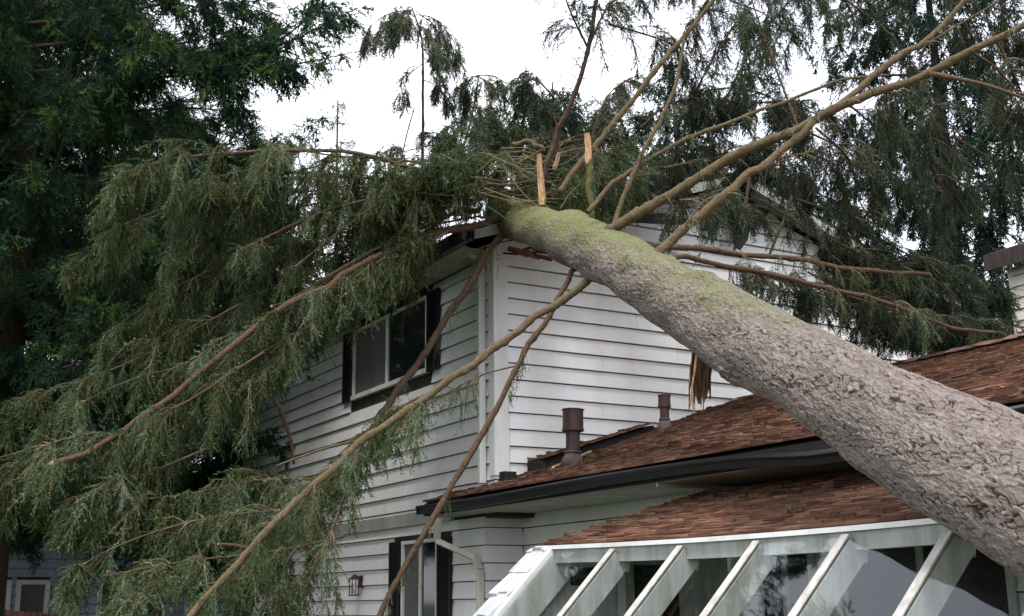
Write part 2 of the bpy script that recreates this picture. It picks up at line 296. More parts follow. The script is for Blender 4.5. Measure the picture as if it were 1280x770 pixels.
def foliage(name, paths, needle_mat, parent=None, seed=0, per_m=16, L2=.9, droop=.5, L3=.22, n3=14, nc=12, card=(.03, .008), tint=(.0, 1.),
            s0=.15, fwd=.5, side=1., upb=.1, hang=.5, wood=True, taper=.5, twr=.005):
    rg = np.random.default_rng(seed); tris = []; tn = []; mi = []; DOWN = np.array([0, 0, -1.])
    for path in paths:
        path = np.asarray(path); seg = np.linalg.norm(np.diff(path, axis=0), axis=1); s = np.concatenate([[0], np.cumsum(seg)]); Lt = s[-1]
        n2 = max(3, int(per_m * Lt * (1 - s0)))
        ncl = max(2, int(Lt * (1 - s0) * 3.2)); cc = rg.uniform(s0, 1, ncl) * Lt; ci = rg.integers(0, ncl, n2); u = np.where(rg.random(n2) < .72, cc[ci] + rg.normal(0, .07, n2), rg.uniform(s0, 1, n2) * Lt); u = np.clip(u, s0 * Lt, Lt * .999)
        B = np.stack([np.interp(u, s, path[:, k]) for k in range(3)], 1); T0 = norm(np.gradient(path, axis=0))
        T = norm(np.stack([np.interp(u, s, T0[:, k]) for k in range(3)], 1))
        S = norm(np.cross(T, -DOWN) + 1e-4) * rg.choice([-1, 1], n2)[:, None]
        d = norm(T * fwd * rg.uniform(.4, 1.6, (n2, 1)) + S * side * rg.uniform(.3, 1.2, (n2, 1)) - DOWN * (upb + rg.normal(0, .25, (n2, 1))))
        L = L2 * rg.uniform(.45, 1.15, n2) * (1 - taper * (u / Lt))
        K = 8; P = [B]; D = [d]
        dr = droop * rg.uniform(.6, 1.4, (n2, 1))
        for k in range(K):
            P.append(P[-1] + D[-1] * (L / K)[:, None]); D.append(norm(D[-1] + DOWN * dr * .45 + rg.normal(0, .11, (n2, 3))))
        P = np.stack(P, 1); D = np.stack(D, 1)
        tw_t = .55 * rg.uniform(tint[0], tint[1], ncl)[ci] + .45 * rg.uniform(tint[0], tint[1], n2)
        if wood:
            r = np.linspace(1, .25, K + 1) * twr; a = np.array([0, 2.1, 4.2])
            X = norm(np.cross(D, np.array([.3, .8, .5]))); Yv = np.cross(D, X)
            rr = (P[:, :, None] + r[None, :, None, None] * (np.cos(a)[None, None, :, None] * X[:, :, None] + np.sin(a)[None, None, :, None] * Yv[:, :, None]))
            A0 = rr[:, :-1]; A1 = rr[:, 1:]; A0n = np.roll(A0, -1, 2); A1n = np.roll(A1, -1, 2)
            w = np.concatenate([np.stack([A0, A0n, A1], 3).reshape(-1, 3, 3), np.stack([A0n, A1n, A1], 3).reshape(-1, 3, 3)])
            tris.append(w); tn.append(np.full(len(w), .5)); mi.append(np.ones(len(w), int))
        ns = n2 * n3; k = rg.uniform(.08, 1, (n2, n3)) * K * .999; ki = k.astype(int); kf = (k - ki)[..., None]
        ii = np.arange(n2)[:, None]
        b3 = (P[ii, ki] * (1 - kf) + P[ii, ki + 1] * kf).reshape(-1, 3); d3 = D[ii, ki].reshape(-1, 3)
        rs = norm(rg.normal(0, 1, (ns, 3)))
        q = norm(d3 * .7 + rs * .75 + DOWN * hang)
        l3 = L3 * rg.uniform(.4, 1.2, ns) * (1.15 - .5 * (k.ravel() / K))
        t3 = np.clip(np.repeat(tw_t, n3) + rg.normal(0, .17, ns), 0, 1)
        m = ns * nc; t = (np.tile(np.arange(nc), ns) + rg.uniform(0, 1, m)) / nc
        bb = np.repeat(b3, nc, 0) + np.repeat(q * l3[:, None], nc, 0) * t[:, None] + DOWN * (hang * .35 * np.repeat(l3, nc) * t * t)[:, None]
        nd = norm(np.repeat(q, nc, 0) * .9 + norm(rg.normal(0, 1, (m, 3))) * .85)
        sd = norm(np.cross(nd, rg.normal(0, 1, (m, 3))))
        cl = card[0] * rg.uniform(.7, 1.3, m)[:, None]; cw = card[1] * .5
        tr = np.stack([bb - sd * cw, bb + sd * cw, bb + nd * cl], 1)
        tris.append(tr); tn.append(np.clip(np.repeat(t3, nc) + rg.normal(0, .06, m), 0, 1)); mi.append(np.zeros(m, int))
        # the thin stem of every shoot
        cw3 = twr * .45; sd3 = norm(np.cross(q, rg.normal(0, 1, (ns, 3))))
        tr = np.stack([b3 - sd3 * cw3, b3 + sd3 * cw3, b3 + q * l3[:, None] * .9 + DOWN * (hang * .3 * l3)[:, None]], 1)
        tris.append(tr); tn.append(np.full(ns, .5)); mi.append(np.ones(ns, int))
    TR = np.concatenate(tris); TN = np.concatenate(tn); MI = np.concatenate(mi); nf = len(TR); TOTAL[0] += nf
    me = bpy.data.meshes.new(name); me.vertices.add(nf * 3); me.vertices.foreach_set('co', TR.astype(np.float32).ravel())
    me.loops.add(nf * 3); me.loops.foreach_set('vertex_index', np.arange(nf * 3, dtype=np.int32))
    me.polygons.add(nf); me.polygons.foreach_set('loop_start', np.arange(nf, dtype=np.int32) * 3); me.polygons.foreach_set('loop_total', np.full(nf, 3, np.int32))
    me.polygons.foreach_set('material_index', MI.astype(np.int32))
    a_ = me.attributes.new('tint', 'FLOAT', 'FACE'); a_.data.foreach_set('value', TN.astype(np.float32))
    me.update(calc_edges=True)
    return link(name, me, [needle_mat, M['twig']], parent)

# ------------------------------------------------------------------ ground
g = MB().add([(-900, -900, 0), (900, -900, 0), (900, 900, 0), (-900, 900, 0)], [(0, 1, 2, 3)]).build('ground', M['grass']); tag(g, kind='structure')
# ------------------------------------------------------------------ the house
X0, Y0 = 7.32, 13.18
PEAKX, PEAKZ, SL = 11.2, 7.62, .333
XR = 15.08
house = empty('house', (11.2, 16, 0), 'white clapboard two storey house hit by the fallen spruce, with brown shingled lower wing', 'house')
def lap(name, ax, val, a0, a1, z0, z1, parent, m, expo=.213, openings=(), clip=None, lap_t=.02, out=-1, zref=0., backing=True):
    """lapped boards on the wall plane axis=val; runs along the other axis; faces -axis"""
    mb = MB(); rg = random.Random(name + str(a0)); oth = 1 - ax
    z = z0
    def P(a, o, zz):
        p = [0, 0, zz]; p[ax] = val + out * o; p[oth] = a; return p
    k0 = math.floor((z0 - zref) / expo)
    k = k0
    while zref + k * expo < z1 - .01:
        zb = max(z0, zref + k * expo); zt = min(z1, zref + (k + 1) * expo); k += 1
        if zt - zb < .01: continue
        spans = [(a0, a1)]
        for (o0, o1, oz0, oz1) in openings:
            if zb < oz1 - .02 and zt > oz0 + .02:
                ns = []
                for (s, e) in spans:
                    if o0 > s: ns.append((s, min(e, o0)))
                    if o1 < e: ns.append((max(s, o1), e))
                spans = [q for q in ns if q[1] - q[0] > .02]
        sp2 = []
        for (s, e) in spans:
            c_ = s + rg.uniform(1.2, 3.4)
            while c_ < e - .5: sp2.append((s, c_ - .002)); s = c_ + .002; c_ = s + rg.uniform(2.2, 3.6)
            sp2.append((s, e))
        for (s, e) in sp2:
            cb = clip(zb) if clip else (s, e); ct = clip(zt) if clip else (s, e)
            sb, eb = max(s, cb[0]), min(e, cb[1]); st, et = max(s, ct[0]), min(e, ct[1])
            if eb - sb < .02: continue
            if et < st: st = et = (sb + eb) / 2
            t = rg.uniform(.3, .7); j = rg.uniform(-.002, .002)
            zq = zb + (.013 if zt - zb > .05 else 0)
            vs = [P(sb, .038 + j, zq), P(eb, .038 + j, zq), P(et, .006, zt), P(st, .006, zt), P(sb, 0, zq), P(eb, 0, zq), P(et, 0, zt), P(st, 0, zt)]
            mb.add(vs, [(0, 1, 2, 3), (4, 7, 6, 5), (0, 4, 5, 1), (1, 5, 6, 2), (2, 6, 7, 3), (3, 7, 4, 0)], t)
    return mb.build(name, m, parent)
def gclip(z):
    if z < 6.02: return (X0, XR)
    h = (PEAKZ - .16 - z) / SL; return (max(X0, PEAKX - h), min(XR, PEAKX + h))
# wall cores (behind the boards)
XW = X0 + .55
core = MB(); core.box((X0 + .03, Y0 + .03, 2.6), (XR, 23.5, 6.0)); core.box((X0 + .03, 13.5, 0), (XR, 23.5, 2.6))
core.prism([(X0 + .03, Y0 + .03, 6.0), (XR, Y0 + .03, 6.0), (PEAKX, Y0 + .03, PEAKZ - .2)], (0, 10.3, 0))
core.box((XW + .03, 0.5, 0), (XR, 13.52, 2.6))
core.build('wall_core', M['sheath'], house)
zr = 5.39 - .213 * 20
lap('gable_siding', 1, Y0 + .028, X0, XR, 2.8, 7.5, house, M['white'], clip=gclip, zref=zr)
uw = (15.0, 18.0, 4.72, 5.88)
lap('side_siding', 0, X0 + .028, Y0, 23.5, 2.8, 5.97, house, M['white'], openings=[uw], zref=zr)
lw_ = (14.42, 16.25, .9, 2.43)
dw = (17.3, 18.3, 0, 2.05)
lap('lower_siding', 0, X0 + .028, 13.5, 23.5, 0, 2.62, house, M['white'], openings=[lw_], zref=.08, expo=.218)
lap('wing_siding', 0, XW + .028, .5, 13.5, 0, 2.66, house, M['white'], zref=.08, expo=.218)
lap('return_siding', 1, 13.5, X0, XW, 0, 2.62, house, M['white'], zref=.08, expo=.218)
# band under the upper floor
MB().box((X0 - .035, 14.35, 2.62), (X0 + .02, 23.5, 2.8)).build('band_board', M['soffit'], house, bevel=.004)
# corner boards and pipes
MB().box((X0 - .03, Y0 - .03, 3.1), (X0 + .18, Y0, 6.05)).box((X0 - .03, Y0 - .001, 3.1), (X0, Y0 + .12, 6.05)).build('corner_board', M['trim'], house, bevel=.004)
MB().bar((X0 - .07, 13.42, 3.02), (X0 - .07, 13.42, 5.95), .07, .09, (1, 0, 0)).bar((X0 - .07, 13.42, 5.93), (6.86, 13.42, 6.12), .07, .08).build('upper_downspout', M['trim'], house, bevel=.008)
# upper roof slabs (gable, overhang 0.45)
def slab(x0, z0, x1, z1, ya, yb, th):
    return [(x0, ya, z0 - th), (x1, ya, z1 - th), (x1, ya, z1), (x0, ya, z0)], (0, yb - ya, 0)
mb = MB()
for sx, ex in ((6.8, PEAKX), (15.6, PEAKX)):
    pz = PEAKZ - abs(PEAKX - sx) * SL
    P_, D_ = slab(sx, pz, ex, PEAKZ, Y0 - .45, 23.9, .04); mb.prism(P_, D_)
mb.build('upper_roof', M['darkroof'], house)
mb = MB()
for sx, ex in ((6.84, PEAKX), (15.56, PEAKX)):
    pz = PEAKZ - abs(PEAKX - sx) * SL
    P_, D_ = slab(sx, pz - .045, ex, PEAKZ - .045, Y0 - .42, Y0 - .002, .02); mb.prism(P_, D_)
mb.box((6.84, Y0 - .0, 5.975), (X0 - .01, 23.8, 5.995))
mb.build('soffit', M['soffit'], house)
mb = MB()
for sx, ex in ((6.8, PEAKX), (15.6, PEAKX)):
    pz = PEAKZ - abs(PEAKX - sx) * SL
    P_, D_ = slab(sx, pz - .042, ex, PEAKZ - .042, Y0 - .445, Y0 - .424, .14); mb.prism(P_, D_)
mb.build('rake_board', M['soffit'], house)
MB().prism([(6.76, Y0 - .4, 5.99), (6.80, Y0 - .4, 5.97), (6.84, Y0 - .4, 5.99), (6.84, Y0 - .4, 6.14), (6.74, Y0 - .4, 6.14)], (0, 10.6, 0)).prism([(6.73, Y0 - .41, 6.13), (6.75, Y0 - .41, 6.13), (6.75, Y0 - .41, 6.16), (6.73, Y0 - .41, 6.16)], (0, 10.62, 0)).build('upper_gutter', M['gutter'], house)
# windows of the side wall
def side_window(ya, yb, za, zb, mulls, panes, name='window'):
    f = MB(); t = .05
    f.box((X0 - .025, ya, za), (X0 + .03, ya + t, zb)); f.box((X0 - .025, yb - t, za), (X0 + .03, yb, zb))
    f.box((X0 - .028, ya, zb - t), (X0 + .03, yb, zb - .002)); f.box((X0 - .04, ya - .02, za - .03), (X0 + .03, yb + .02, za + t * .8))
    for m_ in mulls: f.box((X0 - .015, m_ - .03, za + .04), (X0 + .03, m_ + .03, zb - t))
    o = f.build(name, M['trim'], house, bevel=.004)
    ed = [ya + t] + list(mulls) + [yb - t]
    for k, pm in enumerate(panes):
        MB().box((X0 + .012, ed[k], za + .03), (X0 + .02, ed[k + 1], zb - .04)).build('pane', pm, o)
    return o
def shutter(ya, yb, za, zb, par):
    s = MB(); s.box((X0 - .045, ya, za), (X0 - .008, ya + .04, zb)); s.box((X0 - .045, yb - .04, za), (X0 - .008, yb, zb))
    s.box((X0 - .044, ya + .04, za), (X0 - .008, yb - .04, za + .05)); s.box((X0 - .044, ya + .04, zb - .05), (X0 - .008, yb - .04, zb))
    z = za + .06
    while z < zb - .07:
        s.add([(X0 - .04, ya + .04, z), (X0 - .04, yb - .04, z), (X0 - .015, yb - .04, z + .045), (X0 - .015, ya + .04, z + .045)], [(0, 1, 2, 3)]); z += .035
    s.box((X0 - .014, ya + .04, za + .05), (X0 - .009, yb - .04, zb - .05))
    s.build('shutter', M['black'], par)
w1 = side_window(15.13, 17.86, 4.75, 5.85, [16.55], [M['pane'], M['blind']])
shutter(14.72, 15.1, 4.72, 5.86, w1); shutter(17.9, 18.24, 4.72, 5.86, w1)
w2 = side_window(14.78, 15.92, .9, 2.42, [15.33], [M['pane'], M['blind']])
shutter(14.36, 14.75, .88, 2.42, w2); shutter(15.95, 16.3, .88, 2.42, w2)
# porch lantern by the door
pl = MB(); c = onplane(444, 733, 0, X0 - .1)
ly, lz = float(c[1]), float(c[2])
pl.box((X0 - .02, ly - .06, lz - .02), (X0 + .0, ly + .06, lz + .16)); pl.bar((X0 - .02, ly, lz + .12), (X0 - .12, ly, lz + .17), .02, .02)
for sx in (-.05, .05):
    for sy in (-.05, .05): pl.bar((X0 - .12 + sx, ly + sy, lz - .12), (X0 - .12 + sx, ly + sy, lz + .1), .012, .012, (1, 0, 0))
pl.add([(X0 - .19, ly - .07, lz + .1), (X0 - .05, ly - .07, lz + .1), (X0 - .05, ly + .07, lz + .1), (X0 - .19, ly + .07, lz + .1), (X0 - .12, ly, lz + .18)], [(0, 1, 4), (1, 2, 4), (2, 3, 4), (3, 0, 4), (0, 3, 2, 1)])
pl.box((X0 - .18, ly - .06, lz - .14), (X0 - .06, ly + .06, lz - .12))
lo = pl.build('porch_light', M['vent'], house)
MB().tube([(X0 - .12, ly, lz - .1), (X0 - .12, ly, lz + .03)], .03, 10).build('bulb_glass', M['trim'], lo, smooth=True)
# lower roof (wing), ridge parallel to the gutter
EX, EZ, RS = 6.87, 2.84, .338
RX = 11.2
def roofz(x): return EZ + RS * (x - EX)
def shingles(name, O, U, V, N_, ulen, vlen, m, parent, expo=.105, wid=(.08, .2), th=.018, seed=1, clip=None, lift=.03, sag=None, jit=.009):
    rg = random.Random(seed); mb = MB(); O = np.array(O, float); U = norm(np.array(U, float)); V = norm(np.array(V, float)); N_ = norm(np.array(N_, float))
    row = 0; v = 0
    while v < vlen - .02:
        u = -rg.uniform(0, .2); ve = min(v + expo * 1.25, vlen)
        while u < ulen:
            w = rg.uniform(*wid); ua, ub = max(0, u), min(ulen, u + w); u += w + .004
            if ub - ua < .02: continue
            if clip and not clip((ua + ub) / 2, v): continue
            j = rg.uniform(-jit, jit) if v > 0 else rg.uniform(-.01, .004)
            t = th * rg.uniform(.6, 1.6) + (lift * rg.random() if rg.random() < .09 else 0)
            def P(a, b, h):
                p = O + U * a + V * b + N_ * h
                if sag: p = p + np.array([0, 0, sag(a, b)])
                return p
            vb = v + j; tl = rg.uniform(-.004, .004)
            mb.add([P(ua, vb, 0), P(ub, vb, 0), P(ub, ve, 0), P(ua, ve, 0), P(ua, vb, t + tl), P(ub, vb, t - tl), P(ub, ve, .004), P(ua, ve, .004)],
                   [(4, 5, 6, 7), (0, 1, 5, 4), (1, 2, 6, 5), (3, 0, 4, 7)], min(1, max(0, rg.gauss(.5, .22))))
        v += expo
    mb.box
    return mb.build(name, m, parent)
LR = math.hypot(RX - EX, RS * (RX - EX)); vn = np.array([1, 0, RS])
mb = MB()
P_, D_ = slab(EX, EZ - .045, RX, roofz(RX) - .045, .5, Y0 - .002, .1); mb.prism(P_, D_)
P_, D_ = slab(15.5, EZ - .045, RX, roofz(RX) - .045, .5, Y0 - .002, .1); mb.prism(P_, D_)
mb.prism([(EX, Y0 - .002, EZ - .12), (X0 - .03, Y0 - .002, roofz(X0 - .03) - .12), (X0 - .03, Y0 - .002, roofz(X0 - .03) - .022), (EX, Y0 - .002, EZ - .022)], (0, 1.1, 0))
deck = mb.build('roof_deck', M['darkroof'], house)
def dent(a, b):      # pushed in where the trunk lies across it
    y = Y0 - a; return -.03 * math.exp(-((y - 7.6 - .25 * b) / 1.2) ** 2) * min(1, b / .6)
lr = shingles('lower_roof', (EX - .03, Y0 - .005, EZ - .005), (0, -1, 0), vn, (-RS, 0, 1), 12.6, LR, M['shingle'], house, seed=3, sag=dent)
shingles('roof_return', (EX - .03, Y0 + 1.08, EZ - .005), (0, -1, 0), vn, (-RS, 0, 1), 1.08, .47, M['shingle'], house, seed=5)
rr_ = MB(); rg_ = random.Random(4); y = .5
while y < Y0 - .1:
    rr_.prism([(RX - .16, y, roofz(RX) - .03), (RX, y, roofz(RX) + .04), (RX + .16, y, roofz(RX) - .03), (RX, y, roofz(RX) - .02)], (0, .24, rg_.uniform(0, .02)), rg_.random()); y += .2
rr_.build('ridge_cap', M['shingle'], house)
def gut(ya, yb, x=EX, z=2.79):
    b = MB(); prof = [(x - .11, z), (x - .13, z - .02), (x - .13, z - .035), (x - .10, z - .06), (x - .085, z - .11), (x - .01, z - .11), (x - .01, z), (x - .02, z), (x - .02, z - .1), (x - .075, z - .1), (x - .11, z - .045)]
    yy = np.arange(ya, yb + .01, .3); yy[-1] = yb; n = len(prof); dz = lambda y: -.075 * math.exp(-((y - 6.9) / .75) ** 2) - .012 * math.sin(y * 1.1)
    for k in range(len(yy) - 1):
        A = [(p, yy[k], q + dz(yy[k])) for p, q in prof]; B_ = [(p, yy[k + 1], q + dz(yy[k + 1])) for p, q in prof]
        b.add(A + B_, [(i, (i + 1) % n, n + (i + 1) % n, n + i) for i in range(n)])
    return b
gb = gut(.5, Y0 + 1.1); gb.box((EX - .115, Y0 + 1.1, 2.68), (EX - .01, Y0 + 1.103, 2.79)); gb.build('gutter', M['gutter'], house)
MB().box((EX - .008, .5, 2.66), (EX + .02, Y0 + 1.1, 2.78)).build('fascia_board', M['black'], house)
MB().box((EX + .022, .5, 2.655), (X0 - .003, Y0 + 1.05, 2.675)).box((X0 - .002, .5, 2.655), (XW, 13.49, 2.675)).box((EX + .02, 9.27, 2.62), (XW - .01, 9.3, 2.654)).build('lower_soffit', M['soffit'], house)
MB().box((EX + .02, Y0 + 1.06, 2.66), (X0 - .03, Y0 + 1.098, 2.95)).build('end_board', M['trim'], house)
dsp = [onplane(548, 648, 0, 6.84), onplane(546, 676, 0, 6.9), onplane(594, 698, 0, X0 - .07), onplane(600, 712, 0, X0 - .07)]
dsp.append(np.array([X0 - .07, dsp[-1][1], .15])); dsp[3][1] = dsp[-1][1]
b = MB()
for p, q in zip(dsp[:-1], dsp[1:]): b.bar(p, q, .085, .07, (0, 1, 0) if abs(q[2] - p[2]) > 1 else (0, .3, 1))
b.build('downspout', M['downspout'], house, bevel=.01)
# roof vents
def roofpt(px, py):
    d = ray(px, py); n = np.array([-RS, 0, 1]); p0 = np.array([EX, 0, EZ]); return CAM + d * (np.dot(p0 - CAM, n) / np.dot(d, n))
def vent(px, py, h, r, capr, caph):
    p = roofpt(px, py); t = np.array([0.03, 0, 1.])
    b = MB().tube([p + t * .0, p + t * h], r, 20); o = b.build('roof_vent', M['vent'], house, smooth=False)
    c = MB().tube([p + t * (h - caph * .8), p + t * (h + caph * .2)], [capr, capr * .98], 8 if capr > .1 else 14); c.tube([p + t * (h + caph * .2), p + t * (h + caph * .24)], capr * 1.1, 8 if capr > .1 else 14)
    c.tube([p + t * (h - caph * .8 - .005), p + t * (h - caph * .8 + .02)], capr * 1.06, 8 if capr > .1 else 14)
    c.build('vent_cap', M['vent'], o)
    MB().tube([p - t * .05, p + t * .06, p + t * .13], [r * 2.0, r * 1.5, r * 1.08], 18).tube([p + t * .13, p + t * .15], r * 1.25, 18).build('vent_boot', M['lead'], o, smooth=True)
    return p
vent(716, 580, .60, .085, .13, .25); vent(831, 538, .42, .06, .08, .15)
# raised black flashing with lifted shingles along the gable wall
fl = MB(); xa, xb = 7.75, 9.5
ya_, yb_ = Y0 - .42, Y0 - .04
fl.prism([(xa, ya_, roofz(xa) + .0), (xa, yb_, roofz(xa)), (xa, yb_, roofz(xa) + .15), (xa, ya_ + .06, roofz(xa) + .13)], (xb - xa, 0, RS * (xb - xa) - .05))
fo = fl.build('flashing', M['felt'], house)
shingles('lifted_shingle', (xa + .02, yb_, roofz(xa) + .155), (0, -1, 0), (1, 0, RS - .02), (-RS, 0, 1), .4, 1.8, M['shingle'], house, seed=9, expo=.1, lift=.05)
b = MB().box((X0 + .03, Y0 - .16, 3.02), (X0 + .2, Y0 - .035, 3.14)); b.build('step_flashing', M['felt'], house)
MB().prism([(X0 + .35, Y0 - .75, roofz(X0 + .35) + .02), (X0 + .38, Y0 - .77, roofz(X0 + .38) + .02), (X0 + 1.1, Y0 - .5, roofz(X0 + 1.1) + .03), (X0 + 1.08, Y0 - .47, roofz(X0 + 1.08) + .03)], (0, 0, .02)).build('splinter', M['rawwood'], house)
# wrecked roof edge: torn felt, a painted dark gap, shingle clump and snapped rafters poking out under the trunk
def at_y(px, py, y): return onplane(px, py, 1, y)
wr = MB()
def strip(mb, pts, yy, th=.05, tint=.5, mt=0):
    mb.prism([at_y(px, py, yy) for px, py in pts], (0, th, 0), tint, mt)
t1 = MB(); strip(t1, [(742, 262), (770, 240), (822, 226), (824, 236), (790, 252), (764, 270), (744, 276)], Y0 - .65, .25); strip(t1, [(786, 268), (830, 266), (872, 276), (868, 281), (820, 279), (786, 277)], Y0 - .46, .04)  # second strip is the dark gap below the rake, its shade painted as black
t1.build('torn_felt', M['felt'], house)
t2 = MB(); strip(t2, [(928, 232), (938, 240), (941, 268), (935, 300), (926, 312), (919, 308), (916, 290), (920, 262)], Y0 - .2, .03); strip(t2, [(936, 258), (946, 262), (945, 275), (936, 282)], Y0 - .18, .02)
t2.build('torn_felt', M['felt'], house)
for k in range(1):
    cl = MB(); rg = random.Random(2)
    for i in range(34):
        px = rg.uniform(766, 835); py = 272 - (px - 766) * .52 + rg.uniform(-5, 7); p = at_y(px, py, Y0 - .55 + rg.uniform(-.1, .1))
        cl.bar(p, p + np.array([rg.uniform(.1, .26), rg.uniform(-.05, .05), rg.uniform(.02, .12)]), .12, .012, (0, .3, 1), rg.random())
    cl.build('broken_shingles', M['shingle'], house)
    cl = MB()
    for i in range(40):
        px = rg.uniform(628, 704); py = 311 + (px - 628) * .06 + rg.uniform(-5, 6); p = at_y(px, py, Y0 - .35 + rg.uniform(-.1, .1))
        cl.bar(p, p + np.array([rg.uniform(.08, .35), rg.uniform(-.05, .05), rg.uniform(-.05, .04)]), .035, .012, (0, .3, 1), rg.random() * .8)
    cl.build('broken_shingles', M['shingle'], house)
# ------------------------------------------------------------------ sunroom (lean-to against the wing wall)
SX, SZ = 5.8, 2.05
sun_ = empty('sunroom', (5.9, 6.5, 0), 'lean-to sunroom with sloping glass and weathered white rafters below the wing gutter', 'sunroom')
YL, YR = 9.62, 3.2
def sagf(y): return -.04 * math.sin(max(0, min(1, (YL - y) / (YL - 3.4))) * math.pi)
def sag_s(a, b): return sagf(YL - a) * (1 - b / 2.2)
vs_ = np.array([XW - .03 - SX, 0, .57])
shingles('sunroom_roof', (SX - .03, YL, SZ + .03), (0, -1, 0), vs_, (-.57, 0, 2.04), YL - YR, 2.11, M['shingle'], sun_, expo=.1, seed=12, sag=sag_s, wid=(.1, .26), jit=.012, lift=.02)
ys = np.linspace(YL, YR, 25)
def run(name, prof, m, bevel=0):
    b = MB()
    for a, c_ in zip(ys[:-1], ys[1:]):
        n = len(prof); A = [(x, a, z + sagf(a)) for x, z in prof]; B = [(x, c_, z + sagf(c_)) for x, z in prof]
        fs = [(i, (i + 1) % n, n + (i + 1) % n, n + i) for i in range(n)]
        if a == ys[0]: fs.append(tuple(range(n)))
        if c_ == ys[-1]: fs.append(tuple(range(n, 2 * n))[::-1])
        b.add(A + B, fs)
    return b.build(name, m, sun_)
run('roof_board', [(SX - .02, SZ + .0), (SX - .02, SZ + .028), (XW - .035, SZ + .59), (XW - .035, SZ + .56)], M['darkroof'])
run('fascia', [(SX - .045, SZ - .012), (SX - .045, SZ + .022), (SX - .022, SZ + .022), (SX - .022, SZ - .012)], M['trim'])
run('header_beam', [(SX + .0, SZ - .13), (SX + .0, SZ - .006), (SX + .1, SZ - .006), (SX + .1, SZ - .13)], M['old_trim'])
def raf(y, w=.062, d=.165, pale=M['old_trim'], run_=1.55):
    zt = SZ - .05 + sagf(y)
    o = np.array([SX - .02, y, zt]); dv = np.array([-1, 0, -1.0]); nn = np.array([1, 0, -1]) / math.sqrt(2)
    e = o + dv * run_
    b = MB(); b.prism([o - [0, w / 2, 0], e - [0, w / 2, 0], e + nn * d - [0, w / 2, 0], o + nn * d + [.0, -w / 2, -.02], o + [.12, -w / 2, -d * 1.0], o + [.14, -w / 2, -.05]], (0, w, 0))
    r = b.build('rafter', pale, sun_, bevel=.006)
    u = -nn; c = MB(); c.prism([o + u * .018 - [0, .034, 0], e + u * .018 - [0, .034, 0], e + u * .035 - [0, .034, 0], o + u * .035 - [0, .034, 0]], (0, .068, 0))
    c.build('cap_strip', M['cap'], r, bevel=.006)
RY = [8.41, 7.5, 6.63, 5.77, 4.92, 4.07]
for y in RY: raf(y)
ry = [9.36] + RY
for a, c_ in zip(ry[:-1], ry[1:]):
    za = SZ - .05 + sagf(a); zc = SZ - .05 + sagf(c_); b = MB()
    o1, o2 = np.array([SX - .03, a - .03, za + .012]), np.array([SX - .03, c_ + .03, zc + .012]); dv = np.array([-1.52, 0, -1.52]); h = np.array([-.004, 0, .004])
    b.add([o1, o2, o2 + dv, o1 + dv, o1 + h, o2 + h, o2 + dv + h, o1 + dv + h], [(0, 1, 2, 3), (7, 6, 5, 4), (0, 4, 5, 1), (2, 6, 7, 3), (1, 5, 6, 2), (0, 3, 7, 4)])
    b.build('glass_pane', M['glass'], sun_)
# left rake: wide rafter clad with white painted shakes
o = np.array([SX - .02, 9.36, SZ - .05]); e = o + np.array([-1.55, 0, -1.55]); nn = np.array([1, 0, -1]) / math.sqrt(2)
MB().prism([o, e, e + nn * .26, o + nn * .26 + [0, 0, -.02], o + [.16, 0, -.2], o + [.16, 0, -.02]], (0, .07, 0)).build('end_rafter', M['old_trim'], sun_, bevel=.006)
shingles('rake_shakes', o + [-1.57, .37, -1.55 + .04], (0, -1, 0), (1, 0, 1), (-1, 0, 1), .31, 2.22, M['shake'], sun_, expo=.27, wid=(.13, .2), th=.03, seed=8, lift=0, jit=.02)
MB().prism([o + [-1.55, .07, -1.56], o + [.0, .07, -.01], o + [.06, .07, -.06], o + [-1.5, .07, -1.62]], (0, .31, 0)).build('rake_deck', M['old_trim'], sun_)
MB().bar(o + [-1.55, .03, -1.52], o + [0, .03, .03], .06, .05, (-1, 0, 1)).build('rake_trim', M['trim'], sun_, bevel=.006)
MB().box((SX - .06, YL - .06, SZ - .18), (SX + .02, YL, SZ + .02)).build('return_trim', M['trim'], sun_)
# end wall, seen from inside through the first bays, and knee wall
b = MB(); yw = 9.44
b.prism([(4.3, yw, .5), (XW - .05, yw, .5), (XW - .05, yw, 2.55), (SX + .1, yw, SZ - .03), (SX - .1, yw, SZ - .2)], (0, .03, 0))
b.build('end_wall', M['old_trim'], sun_)
b = MB(); b.box((6.0, yw - .02, 1.72), (6.45, yw - .004, 1.88)); b.box((6.7, yw - .02, 1.0), (7.2, yw - .004, 1.9)); b.build('end_window', M['pane'], sun_)
b = MB(); b.box((6.5, yw - .03, .5), (6.58, yw - .021, 2.0)); b.build('end_stud', M['trim'], sun_)
MB().box((4.2, YR, 0), (4.3, 9.7, .52)).box((4.3, 9.47, 0), (XW - .05, 9.5, .5)).build('knee_wall', M['white'], sun_)
# inner wall openings: dark sliding doors in the house wall
b = MB()
for ya, yb in ((8.3, 9.0), (6.2, 7.9), (4.2, 5.8)):
    b.box((XW - .02, ya, .1), (XW - .004, yb, 2.02))
b.build('inner_door', M['room'], sun_)
b = MB()
for ya, yb in ((8.3, 9.0), (6.2, 7.9), (4.2, 5.8)):
    for yy in (ya, (ya + yb) / 2, yb): b.box((XW - .05, yy - .03, .1), (XW - .021, yy + .03, 2.05))
    b.box((XW - .052, ya, 2.0), (XW - .021, yb, 2.07))
b.build('door_frame', M['old_trim'], sun_)
